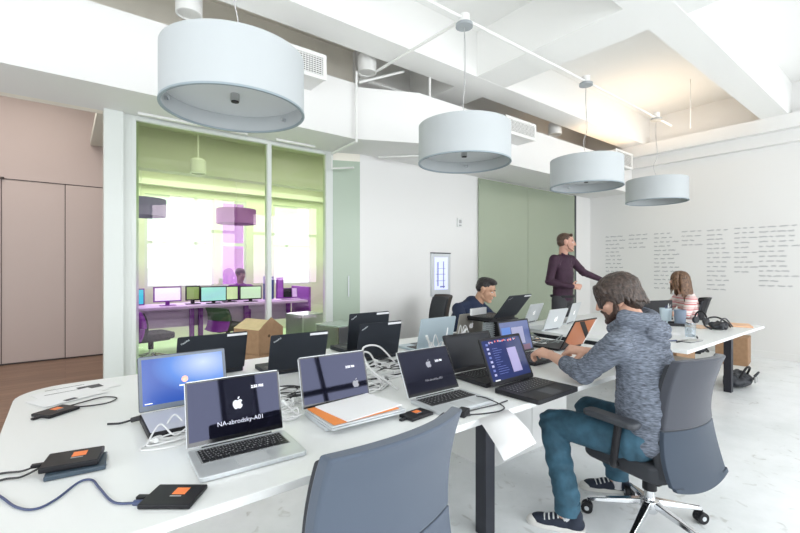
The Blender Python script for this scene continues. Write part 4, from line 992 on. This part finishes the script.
def shoe(par, P, heel, toe, mt, sole, size=.29, lace=True, up=(0, 0, 1)):
    heel, toe = Vector(heel), Vector(toe); y = (toe-heel).normalized(); z = Vector(up); z = (z-y*z.dot(y)).normalized(); x = y.cross(z)
    M = Matrix((x, y, z)).transposed().to_4x4(); M.translation = heel - P
    out = []
    prof = [(0, .026), (.02, .034), (.09, .036), (.16, .041), (.21, .045), (.25, .040), (.28, .022), (.29, .0)]
    poly = [(w_, l-.005) for l, w_ in prof] + [(-w_*.9, l-.005) for l, w_ in prof[::-1][1:]]
    so = MB().prism(poly, 0, .024, M=M).build('shoe_sole', sole, par, bevel=.004)
    mb = MB()
    mb.ell((0, .05, .045), (.035, .055, .045), M=M); mb.ell((0, .12, .04), (.037, .08, .038), M=M); mb.ell((.002, .19, .030), (.042, .075, .030), M=M)
    mb.cap((0, .045, .05), (0, .04, .085), .036, .036, M=M)
    u = remesh(mb, 'shoe_upper', mt, par, .005, 4, world=False)
    for v in u.data.vertices:
        pass
    MB().ell((0, .238, .025), (.034, .042, .020), M=M).build('toe_cap', sole, u)
    if lace:
        l = MB()
        for k in range(5):
            yy = .10+.022*k; zz = .085-.0085*k
            l.tube(spline([(-.032, yy, zz-.006), (0, yy+.004, zz+.010), (.032, yy, zz-.006)], 4), .0042, 6, M=M)
        l.tube(spline([(0, .10, .085), (.03, .12, .10), (.045, .10, .07), (.01, .095, .082)], 4), .0028, 6, M=M); l.tube(spline([(0, .10, .085), (-.03, .11, .10), (-.045, .09, .07), (-.01, .092, .082)], 4), .0028, 6, M=M)
        l.build('laces', WHITE, u)
    return u
def locks(mb, H, n, rnd, length, r=.008, start=None, wave=.012, down=.9, inward=0, zmin=.0, out=0.02):
    """hair strands laid over the skull in head space"""
    for k in range(n):
        a = rnd.uniform(0, 2*PI); tt = rnd.uniform(.02, 1)
        th = tt*PI*.50
        d = Vector((math.sin(th)*math.cos(a), math.sin(th)*math.sin(a), math.cos(th)))
        if start and not start(d): continue
        p = Vector((d.x*.080, -.012+d.y*.100, .030+d.z*.090)); pts = [p.copy()]; rs = [r*.8]
        L = length(d) if callable(length) else length; n2 = 6; ph = rnd.uniform(0, 6)
        t_ = Vector((d.x, d.y, 0)); t_ = t_.normalized() if t_.length > .05 else Vector((math.cos(a), math.sin(a), 0))
        for i in range(n2):
            q = pts[-1] + (t_*(.55 if i < 1 and d.z > .6 else .10) + Vector((0, 0, -down)) + Vector((math.sin(ph+i*1.3), math.cos(ph*1.7+i*1.1), 0))*wave*12*.12).normalized()*L/n2
            # stay outside the skull
            c_ = Vector((0, -.012, .030)); e = Vector(((q.x)/.082, (q.y+.012)/.102, (q.z-.030)/.092))
            if e.length < 1.02 and q.z > -.02: e.normalize(); q = Vector((e.x*.084, -.012+e.y*.104, .030+e.z*.094))
            elif q.z <= -.02:
                rr = math.hypot(q.x/.080, (q.y+.02)/.085)
                if rr < 1: q.x /= max(rr, .3); q.y = -.02+(q.y+.02)/max(rr, .3)
            pts.append(q); rs.append(r*(1-.5*(i+1)/n2))
        mb.tube([H @ p_ for p_ in pts], rs, 6)
def hairmat(name, c1, c2, sc=60):
    m = mat(name, c1, .45, bump=.5, bscale=90, var=0)
    nt = m.node_tree; b = nt.nodes['Principled BSDF']; n = nt.nodes.new('ShaderNodeTexNoise'); n.inputs['Scale'].default_value = sc; n.inputs['Detail'].default_value = 5
    r = nt.nodes.new('ShaderNodeValToRGB'); r.color_ramp.elements[0].position = .35; r.color_ramp.elements[1].position = .7
    r.color_ramp.elements[0].color = (*c1, 1); r.color_ramp.elements[1].color = (*c2, 1)
    tc = nt.nodes.new('ShaderNodeTexCoord'); nt.links.new(tc.outputs['Object'], n.inputs['Vector']); nt.links.new(n.outputs[0], r.inputs[0]); nt.links.new(r.outputs[0], b.inputs['Base Color'])
    return m
# ---- the man in the hoodie
HOOD = mat('heather_blue_knit', (.135, .155, .195), .85, var=.55, vscale=42, stretch=(1, 1, 4.5), bump=.25, bscale=50)
JEAN = mat('teal_denim', (.035, .10, .15), .8, var=.28, vscale=16, bump=.1, bscale=400)
CANVAS = mat('navy_canvas', (.018, .025, .045), .75); RUBBER = mat('white_rubber', (.74, .73, .70), .5)
P = Vector((2.30, .95, 0)); man = thing('person', 'seated man in a heathered grey-blue hoodie and jeans typing on a laptop', 'person', P)
H = head_frame(Vector((2.305, 1.07, 1.19)), 24, -22, 0, 1.03)
hip = Vector((2.30, .90, .53)); chest = Vector((2.30, .93, .86)); neck = Vector((2.30, .985, 1.085))
shL = Vector((2.115, .985, .975)); shR = Vector((2.47, .985, .975))
elL = Vector((2.13, 1.165, .805)); wrL = Vector((2.255, 1.43, .835)); elR = Vector((2.62, 1.15, .805)); wrR = Vector((2.545, 1.375, .835))
hipL = Vector((2.20, .93, .505)); hipR = Vector((2.40, .93, .505)); knL = Vector((2.16, 1.36, .485)); knR = Vector((2.54, 1.36, .48)); anL = Vector((2.045, 1.205, .10)); anR = Vector((2.62, 1.22, .10))
mb = MB(); add_head(mb, H)
chain(mb, [neck - Vector((0, .02, .05)), H @ Vector((0, -.02, -.05))], [.062, .058])
chain(mb, [shL, elL, lerp(elL, wrL, .3), wrL], [.045, .040, .040, .026]); chain(mb, [shR, elR, lerp(elR, wrR, .3), wrR], [.045, .040, .040, .026])
torso(mb, hip, chest, neck - Vector((0, 0, .06)), shL + Vector((.03, 0, -.02)), shR + Vector((-.03, 0, -.02)), .085, -.02)
chain(mb, [hipL, knL, lerp(knL, anL, .3), anL, anL + Vector((-.02, .03, -.055))], [.075, .05, .05, .035, .03]); chain(mb, [hipR, knR, lerp(knR, anR, .3), anR, anR + Vector((-.01, .03, -.055))], [.075, .05, .05, .035, .03])
hand(mb, wrL, (.12, 1, .10), (-.25, .0, 1), 1, curl=(.62, .60, .62, .66), s=1.2)
hand(mb, wrR, (-.55, .9, .05), (-.35, -.1, 1), -1, curl=(.55, .9, 1.0, 1.0), s=1.2)
body = remesh(mb, 'body', SKIN, man, .0042, 3)
eyes(body, H, P)
BRN = hairmat('dark_brown_hair', (.022, .014, .011), (.085, .055, .042))
brows(body, H, P, BRN)
rnd = random.Random(5); mb = MB()
mb.ell((0, -.022, .044), (.088, .106, .090), M=H); mb.ell((0, -.060, -.030), (.074, .056, .062), M=H)
locks(mb, H, 520, rnd, lambda d: (.055 if abs(d.x) > .5 else .075) + .03*max(0, -d.y) + .05*max(0, d.z), .010, start=lambda d: not (d.y > .30 and d.z < .40), wave=.028)
for v_ in range(46):   # fringe and the full back
    a = rnd.uniform(.15, PI-.15); p0 = H @ Vector((.070*math.cos(a), .050+.03*math.sin(a), .098)); p1 = H @ Vector((.084*math.cos(a), .028+.062*math.sin(a)+rnd.uniform(0, .008), .040+rnd.uniform(-.014, .012)))
    mb.tube(spline([p0, p0.lerp(p1, .5)+Vector((0, .003, .012)), p1], 4), [.008]*4+[.006]*4+[.003], 6)
remesh(mb, 'hair', BRN, man, .0036, 2, lambda p, nn: .0022*noise.noise(Vector((p.x*80, p.y*80, p.z*25))) + .003*noise.noise(p*30))
mb = MB(); BEARD = hairmat('dark_beard', (.030, .016, .011), (.085, .045, .032), 120)
for s in (-1, 1):
    mb.cap((s*.071, .008, .0), (s*.060, .030, -.060), .011, .017, M=H); mb.cap((s*.058, .030, -.062), (s*.018, .078, -.092), .018, .020, M=H)
    mb.cap((s*.004, .096, -.038), (s*.032, .080, -.052), .007, .008, M=H); mb.cap((s*.032, .080, -.050), (s*.026, .078, -.080), .008, .014, M=H)
mb.ell((0, .078, -.096), (.028, .024, .022), M=H)
remesh(mb, 'beard', BEARD, man, .0036, 2, lambda p, nn: .0012*noise.noise(p*160))
# hoodie
mb = MB(); torso(mb, hip+Vector((0, .0, -.02)), chest, neck, shL, shR, .122, .008, waist=.168, belly=.05)
chain(mb, [shL, lerp(shL, elL, .5), elL, lerp(elL, wrL, .48)], [.073, .064, .059, .045]); chain(mb, [shR, lerp(shR, elR, .5), elR, lerp(elR, wrR, .48)], [.073, .064, .059, .045])
mb.ell(hip+Vector((0, -.01, -.02)), (.185, .13, .085))
rnd = random.Random(9)
# hood lying on the shoulders
for k in range(15):
    a = PI*1.02 + PI*.96*k/14
    q = neck + Vector((.105*math.cos(a), .005+.085*math.sin(a), .005+.018*math.sin(a))); mb.ell(q+Vector((0, 0, .012)), (.040, .038, .046))
mb.ell(neck+Vector((0, -.115, -.050)), (.105, .048, .060)); mb.ell(neck+Vector((.0, -.125, -.105)), (.060, .036, .045))
for s in (-1, 1): mb.cap(neck+Vector((s*.095, .0, .0)), neck+Vector((s*.035, .095, -.05)), .035, .028)
fd = folds([(elL, .14, elL-shL), (elR, .14, elR-shR), (hip+Vector((0, 0, .03)), .24, (0, 0, 1)), (neck+Vector((0, -.12, -.07)), .16, (.25, .3, 1)), (lerp(elL, wrL, .35), .10, wrL-elL), (shL, .12, (1, -.3, .8))], .0055, 60)
hoodie = remesh(mb, 'hoodie', HOOD, man, .006, 3, fd)
for e_, w_ in ((elL, wrL), (elR, wrR)):
    d = (w_-e_).normalized(); c0 = lerp(e_, w_, .50)-P; MB().cyl(c0-d*.012, c0+d*.016, .046, .043, seg=24).build('cuff', mat('knit_cuff', (.10, .12, .16), .85), hoodie, bevel=.005)
# jeans
mb = MB(); mb.ell(hip+Vector((0, .0, -.015)), (.175, .125, .095))
chain(mb, [hipL, lerp(hipL, knL, .5), knL, lerp(knL, anL, .5), anL+Vector((0, 0, .06))], [.098, .088, .075, .067, .064]); chain(mb, [hipR, lerp(hipR, knR, .5), knR, lerp(knR, anR, .5), anR+Vector((0, 0, .06))], [.098, .088, .075, .067, .064])
jeans = remesh(mb, 'jeans', JEAN, man, .0065, 4, folds([(knL, .16, anL-knL), (knR, .15, anR-knR), (anL+Vector((0, 0, .05)), .14, (0, .1, 1)), (hipL+Vector((0, .06, 0)), .18, knL-hipL), (anR+Vector((0, 0, .05)), .12, (0, 0, 1)), (lerp(knL, anL, .5), .15, (.2, .2, 1))], .008, 50))
for a_ in (anL, anR): MB().cyl(a_-P+Vector((0, 0, -.012)), a_-P+Vector((0, 0, .05)), .0635, seg=24).build('hem', JEAN, jeans, bevel=.003)
for a_ in (anL, anR): MB().cyl(a_-P+Vector((0, -.0, -.07)), a_-P+Vector((0, 0, .03)), .037, seg=18).build('sock', mat('white_sock', (.72, .72, .74), .9), man)
shoe(man, P, (2.075, 1.13, .0), (1.945, 1.375, .0), CANVAS, RUBBER)
shoe(man, P, (2.665, 1.165, .0), (2.49, 1.39, .0), CANVAS, RUBBER)

def simple_person(name_label, P, H, skin, hairm, J, shirt, pants, voxel=.008, shoes=None, hands=None, sleeves=1.0, sh_amp=.004, g=0.0):
    P = Vector(P); t = thing('person', name_label, 'person', P)
    J = {k: Vector(v) for k, v in J.items()}
    mb = MB(); add_head(mb, H)
    chain(mb, [J['neck']-Vector((0, 0, .05)), H @ Vector((0, -.02, -.05))], [.055, .055])
    torso(mb, J['hip'], J['chest'], J['neck']-Vector((0, 0, .05)), J['shL'].lerp(J['neck'], .2), J['shR'].lerp(J['neck'], .2), .085, -.025)
    for s in 'LR':
        chain(mb, [J['sh'+s], J['el'+s], lerp(J['el'+s], J['wr'+s], .3), J['wr'+s]], [.042, .038, .037, .026])
        chain(mb, [J['hp'+s], J['kn'+s], lerp(J['kn'+s], J['an'+s], .3), J['an'+s]], [.075, .05, .05, .035])
    for (s, aim, up, side, curl) in hands: hand(mb, J['wr'+s], aim, up, side, curl)
    b = remesh(mb, 'body', skin, t, voxel*.7, 3); eyes(b, H, P); brows(b, H, P, hairm)
    mb = MB(); torso(mb, J['hip'], J['chest'], J['neck'], J['shL'], J['shR'], .112, .0+g, waist=.168)
    for s in 'LR': chain(mb, [J['sh'+s], lerp(J['sh'+s], J['el'+s], .5), J['el'+s], lerp(J['el'+s], J['wr'+s], sleeves)], [.064, .056, .050, .034+.012*(1-sleeves)])
    sh = remesh(mb, 'shirt', shirt, t, voxel, 3, folds([(J['elL'], .13, J['elL']-J['shL']), (J['elR'], .13, J['elR']-J['shR']), (J['hip']+Vector((0, 0, .08)), .2, (0, 0, 1))], sh_amp, 50))
    mb = MB(); mb.ell(J['hip']-Vector((0, 0, .02)), (.150, .108, .10))
    for s in 'LR': chain(mb, [J['hp'+s], lerp(J['hp'+s], J['kn'+s], .5), J['kn'+s], J['an'+s]], [.095, .085, .066, .052])
    remesh(mb, 'trousers', pants, t, voxel, 4, cloth_disp(.004, 12))
    if shoes:
        for s in 'LR': shoe(t, P, J['an'+s]*Vector((1, 1, 0)) if False else (J['an'+s].x-shoes[0]*.06, J['an'+s].y-shoes[1]*.06, 0), (J['an'+s].x+shoes[0]*.2, J['an'+s].y+shoes[1]*.2, 0), BLACKP, BLACKP, lace=False)
    return t, b, sh
# ---- standing man in the aubergine shirt, facing the written wall
base = Vector((5.07, 3.05, 0)); fy = -178   # facing: +Y turned towards +X
def loc(B, yaw):
    c_, s_ = math.cos(math.radians(yaw)), math.sin(math.radians(yaw))
    return lambda x, y, z: Vector((B.x + x*c_ - y*s_, B.y + x*s_ + y*c_, z))
q = loc(base, fy)
H = head_frame(q(0, .045, 1.668), -146, -5, 0, 1.07)
J = dict(hip=q(0, 0, .955), chest=q(0, .01, 1.27), neck=q(0, .0, 1.505), shL=q(-.205, .0, 1.45), shR=q(.205, .0, 1.45),
         elL=q(-.39, .08, 1.28), wrL=q(-.58, .24, 1.18), elR=q(.28, -.03, 1.17), wrR=q(.14, .20, 1.11),
         hpL=q(-.09, 0, .93), hpR=q(.09, 0, .93), knL=q(-.11, .03, .50), knR=q(.11, .0, .50), anL=q(-.12, 0, .09), anR=q(.12, 0, .09))
AUB = mat('aubergine_shirt', (.038, .012, .030), .75, var=.15, vscale=14)
SHRT = hairmat('short_brown_hair', (.05, .026, .018), (.13, .075, .05), 90)
tm, b, sh = simple_person('standing man in a dark aubergine shirt, one hand at his belly', base, H, SKIN3, SHRT, J, AUB, mat('charcoal_trousers', (.045, .045, .05), .8), shoes=(.375, -.927),
    hands=[('L', (q(-.9, .6, 0)-base)-Vector((0, 0, .35)), (0, 0, 1), 1, (.15, .2, .2, .25)), ('R', (q(-.8, .6, 0)-base), (q(.6, .8, 0)-base)+Vector((0, 0, .35)), -1, (.25, .35, .4, .45))])
O = Matrix.Translation(-base)
mb = MB(); mb.ell((0, -.020, .037), (.0765, .093, .081), M=H); mb.ell((0, -.045, .0), (.0735, .061, .060), M=H); mb.cap((-.04, .048, .092), (.04, .048, .092), .020, .020, M=H)
hr = remesh(mb, 'hair', SHRT, tm, .005, 2, lambda p, nn: .0015*noise.noise(p*150))
mb = MB()
for s in (-1, 1): mb.cap((s*.066, .010, -.02), (s*.050, .035, -.070), .005, .009, M=H); mb.cap((s*.048, .040, -.070), (s*.012, .078, -.094), .010, .0115, M=H)
mb.cap((-.02, .090, -.040), (.02, .090, -.040), .005, .005, M=H)
remesh(mb, 'beard', mat('stubble', (.26, .13, .09), .8), tm, .005, 2)
for s in (-1, 1): MB().cap(q(s*.022, .088, 1.475)-base, q(s*.070, .03, 1.525)-base, .013, .012, seg=8).build('collar', AUB, sh)
bt = MB()
for k in range(6): bt.ell(q(0, .118-.003*k, 1.42-.075*k)-base, (.006, .006, .006), u=8, v=6)
bt.build('shirt_button', mat('button', (.10, .05, .08), .4), sh)
MB().lathe([(.150, .965), (.154, .965), (.154, .995), (.150, .995)], 24, closed=True).build('belt', BLACKP, tm)

# ---- seated man in navy, reading at his screen
base = Vector((3.31, 3.10, 0)); q = loc(base, 188)
H = head_frame(Vector((3.45, 2.95, 1.115)), 204, -22, 0, 1.06)
J = dict(hip=q(0, -.20, .56), chest=q(-.02, -.04, .82), neck=q(-.09, .08, 1.01), shL=q(-.22, .03, .925), shR=q(.14, .0, .925), elL=q(-.30, .16, .80), elR=q(.27, .16, .82), wrL=q(-.16, .38, .79), wrR=q(.16, .38, .79),
         hpL=q(-.09, -.16, .53), hpR=q(.09, -.16, .53), knL=q(-.13, .25, .53), knR=q(.13, .25, .53), anL=q(-.13, .22, .09), anR=q(.13, .22, .09))
BLK = hairmat('black_hair', (.008, .007, .008), (.028, .022, .022), 90)
tm, b, sh = simple_person('young man in a navy sweatshirt bent toward his laptop behind the desks', base, H, SKIN2, BLK, J, mat('navy_sweatshirt', (.012, .022, .058), .85), mat('dark_jeans', (.02, .03, .06), .8), shoes=(0, -1),
    hands=[('L', (-.1, -1, .05), (0, 0, 1), 1, (.4, .4, .45, .5)), ('R', (.1, -1, .05), (0, 0, 1), -1, (.4, .4, .45, .5))])
mb = MB(); mb.ell((0, -.022, .048), (.0775, .092, .074), M=H); mb.ell((0, -.048, .012), (.0735, .062, .058), M=H); mb.ell((0, .012, .098), (.064, .070, .030), M=H); mb.cap((-.035, .052, .096), (.035, .052, .096), .022, .022, M=H)
remesh(mb, 'hair', BLK, tm, .005, 2, lambda p, nn: .003*noise.noise(p*70))

# ---- woman in the striped top, looking at the standing man
base = Vector((6.04, 1.99, 0)); q = loc(base, 45)
H = head_frame(q(.0, .06, 1.185), 40, -4, 0, .96)
J = dict(hip=q(0, -.12, .56), chest=q(0, -.06, .82), neck=q(0, -.01, 1.02), shL=q(-.16, .0, .955), shR=q(.16, .0, .955), elL=q(-.24, .10, .80), elR=q(.22, .10, .80), wrL=q(-.20, .32, .79), wrR=q(.10, .33, .79),
         hpL=q(-.09, -.10, .53), hpR=q(.09, -.10, .53), knL=q(-.10, .30, .53), knR=q(.10, .30, .53), anL=q(-.10, .30, .09), anR=q(.10, .30, .09))
def stripe_mat():
    m = bpy.data.materials.new('striped_knit'); m.use_nodes = True; nt = m.node_tree; b = nt.nodes['Principled BSDF']
    tc = nt.nodes.new('ShaderNodeTexCoord'); sx = nt.nodes.new('ShaderNodeSeparateXYZ'); nt.links.new(tc.outputs['Object'], sx.inputs[0])
    a = nt.nodes.new('ShaderNodeMath'); a.operation = 'MULTIPLY'; a.inputs[1].default_value = 16; f = nt.nodes.new('ShaderNodeMath'); f.operation = 'FRACT'
    r = nt.nodes.new('ShaderNodeValToRGB'); r.color_ramp.interpolation = 'CONSTANT'; e = r.color_ramp.elements
    e[0].color = (.80, .70, .68, 1); e[1].position = .45; e[1].color = (.62, .16, .17, 1); k = e.new(.66); k.color = (.80, .70, .68, 1); k = e.new(.82); k.color = (.72, .42, .40, 1)
    nt.links.new(sx.outputs[2], a.inputs[0]); nt.links.new(a.outputs[0], f.inputs[0]); nt.links.new(f.outputs[0], r.inputs[0]); nt.links.new(r.outputs[0], b.inputs['Base Color']); b.inputs['Roughness'].default_value = .85
    return m
LBR = hairmat('long_brown_hair', (.07, .034, .018), (.24, .13, .07), 45)
tm, b, sh = simple_person('woman with long brown hair in a red and white striped top', base, H, SKIN, LBR, J, stripe_mat(), mat('dark_jeans', (.02, .03, .06), .8), shoes=(-.9, .4), sleeves=.25,
    hands=[('L', (-.9, .4, 0), (0, 0, 1), 1, (.3, .3, .35, .4)), ('R', (-.9, .4, 0), (0, 0, 1), -1, (.3, .3, .35, .4))])
rnd = random.Random(3); mb = MB(); mb.ell((0, -.020, .040), (.082, .098, .083), M=H); mb.ell((0, -.055, -.07), (.082, .055, .15), M=H); mb.ell((.055, -.01, -.06), (.032, .05, .10), M=H); mb.ell((-.055, -.01, -.06), (.032, .05, .10), M=H)
locks(mb, H, 300, rnd, lambda d: .34 if d.y < .1 else .24, .011, start=lambda d: not (d.y > .25 and d.z < .80), wave=.03, down=1.0)
remesh(mb, 'hair', LBR, tm, .006, 2, lambda p, nn: .003*noise.noise(Vector((p.x*60, p.y*60, p.z*14))))

# ------------------------------------------------------------------ inner office behind the glass, film tint painted into its colours
t = thing('long_desk', 'long lilac desk with violet legs inside the inner office', 'table', (2.0, 7.6, 0))
MB().box(.56, 3.55, 7.30, 8.05, .70, .74).build('tabletop', LILAC, t, world=True, bevel=.003)
for x in (1.70, 1.84, 2.62, 3.44): MB().box(x-.035, x+.035, 7.90, 7.97, 0, .70).build('leg', PURPLE, t, world=True)
MB().box(.60, 3.5, 8.0, 8.04, .34, .70).build('reflection_panel', LILAC, t, world=True)  # added panel; its lilac stands for a reflection on the wall behind
t2 = thing('side_shelf', 'violet end panel closing the long desk on the right', 'panel', (3.58, 7.6, 0))
MB().box(3.56, 3.60, 7.28, 8.05, 0, .98).build('panel', PURPLE, t2, world=True)
def monitor(label, x, y, w, h, col, em, frame=BLACKP, rz=0, z=.74, stand=.12):
    t = thing('monitor', label, 'monitor', (x, y, z), math.radians(rz))
    MB().box(-w/2, w/2, 0, .03, stand, stand+h).build('casing', frame, t, bevel=.004)
    MB().box(-w/2+.018, w/2-.018, -.003, .0, stand+.02, stand+h-.018).build('screen', mat('display_%02d%02d%02d' % tuple(int(c*99) for c in col), col, .3, emit=em), t)
    if stand > .02:
        MB().box(-.03, .03, .01, .03, .01, stand+.05).build('neck', frame, t); MB().box(-.11, .11, -.06, .08, .001, .012).build('foot', frame, t, bevel=.003)
    return t
monitor('teal-lit monitor at the left end of the office desk', .80, 7.62, .34, .26, (.05, .55, .60), .7, PURPLE, 8, stand=.02)
monitor('violet-framed monitor with a white screen on the office desk', 1.28, 7.60, .40, .24, (.85, .85, .9), .7, PURPLE, 2, stand=.06)
monitor('small dark monitor with a green glow on the office desk', 1.66, 7.66, .22, .24, (.25, .42, .10), .5, BLACKP, 0, stand=.06)
monitor('wide dark monitor with a green screen, middle of the office desk', 1.96, 7.56, .42, .26, (.30, .75, .55), .8, BLACKP, -2, stand=.03)
monitor('pale green lit monitor left of the person at the office desk', 2.26, 7.7, .30, .25, (.55, .85, .35), .8, BLACKP, -2, stand=.03)
monitor('green lit monitor beside the mullion on the office desk', 2.58, 7.56, .38, .24, (.5, .82, .45), .8, BLACKP, -4, stand=.04)
monitor('tall dark blue monitor just left of the glass mullion', 2.93, 7.62, .20, .42, (.05, .07, .25), .3, mat('blue_casing', (.03, .05, .25), .4), 6, stand=.02)
monitor('tall violet monitor just right of the glass mullion', 3.16, 7.66, .14, .40, (.35, .10, .50), .3, PURPLE, 6, stand=.02)
for x, l in ((3.30, 'violet laptop right of the mullion on the office desk'), (3.46, 'violet laptop at the right end of the office desk')):
    laptop('laptop', l, x, 7.68+.25*(x-3.3), math.radians(-8), .15 if x > 3.4 else .22, .16, .2, 100, base=LILAC, lid=PURPLE, screen=MATTE if x < 3.4 else mat('display_pale', (.7, .6, .75), .3, emit=.5), keys=False)
# person at the back
base = Vector((2.62, 8.25, 0)); q = loc(base, 170)
H = head_frame(q(0, .02, 1.20), 200, -8, 0, 1.0)
J = dict(hip=q(0, -.1, .56), chest=q(0, -.05, .82), neck=q(0, 0, 1.03), shL=q(-.18, 0, .96), shR=q(.18, 0, .96), elL=q(-.26, .12, .80), elR=q(.26, .12, .80), wrL=q(-.14, .3, .79), wrR=q(.14, .3, .79),
         hpL=q(-.09, -.1, .53), hpR=q(.09, -.1, .53), knL=q(-.1, .2, .53), knR=q(.1, .2, .53), anL=q(-.1, .2, .09), anR=q(.1, .2, .09))
VIO = hairmat('dark_violet_hair', (.05, .015, .06), (.12, .04, .13), 60)
tm, b, sh = simple_person('person in a violet top sitting behind the glass at the office desk', base, H, mat('dusky_skin', (.28, .14, .20), .6), VIO, J, mat('violet_top', (.18, .03, .25), .8), PURPLE, .012, hands=[])
mb = MB(); mb.ell((0, -.02, .045), (.088, .102, .088), M=H); remesh(mb, 'hair', VIO, tm, .008, 2)
office_chair('violet office chair at the left end of the inner office', .95, 6.90, -75, fab=PURPLE, lower=PURPLE, arms=False, h=.75)
office_chair('dark green office chair at the middle of the inner office desk', 2.10, 7.25, -65, fab=mat('dark_green_upholstery', (.05, .10, .05), .8), lower=PURPLE, arms=False, h=.70)
# drum lamps of the inner office
for i, (x, y, l, c) in enumerate(((.83, 6.9, 'small violet-grey drum lamp behind the left edge of the green glass', (.26, .20, .46)), (2.22, 7.2, 'small magenta drum lamp hanging behind the green glass', (.42, .12, .55)))):
    t = thing('office_drum_lamp', l, 'lamp', (x, y, 2.06)); mm = mat('tinted_drum_%d' % i, c, .7)
    MB().lathe([(.30, 0), (.31, 0), (.31, .24), (.30, .24)], 40, closed=True).build('shade', mm, t); MB().lathe([(0, .07), (.298, .07), (.298, .075), (0, .075)], 32).build('diffuser', DIFF, t)
    MB().cyl((0, 0, .24), (0, 0, 1.14), .004, seg=6).build('cord', PIPE, t); MB().cyl((-.29, 0, .2), (.29, 0, .2), .004, seg=6).build('spider', PIPE, t)
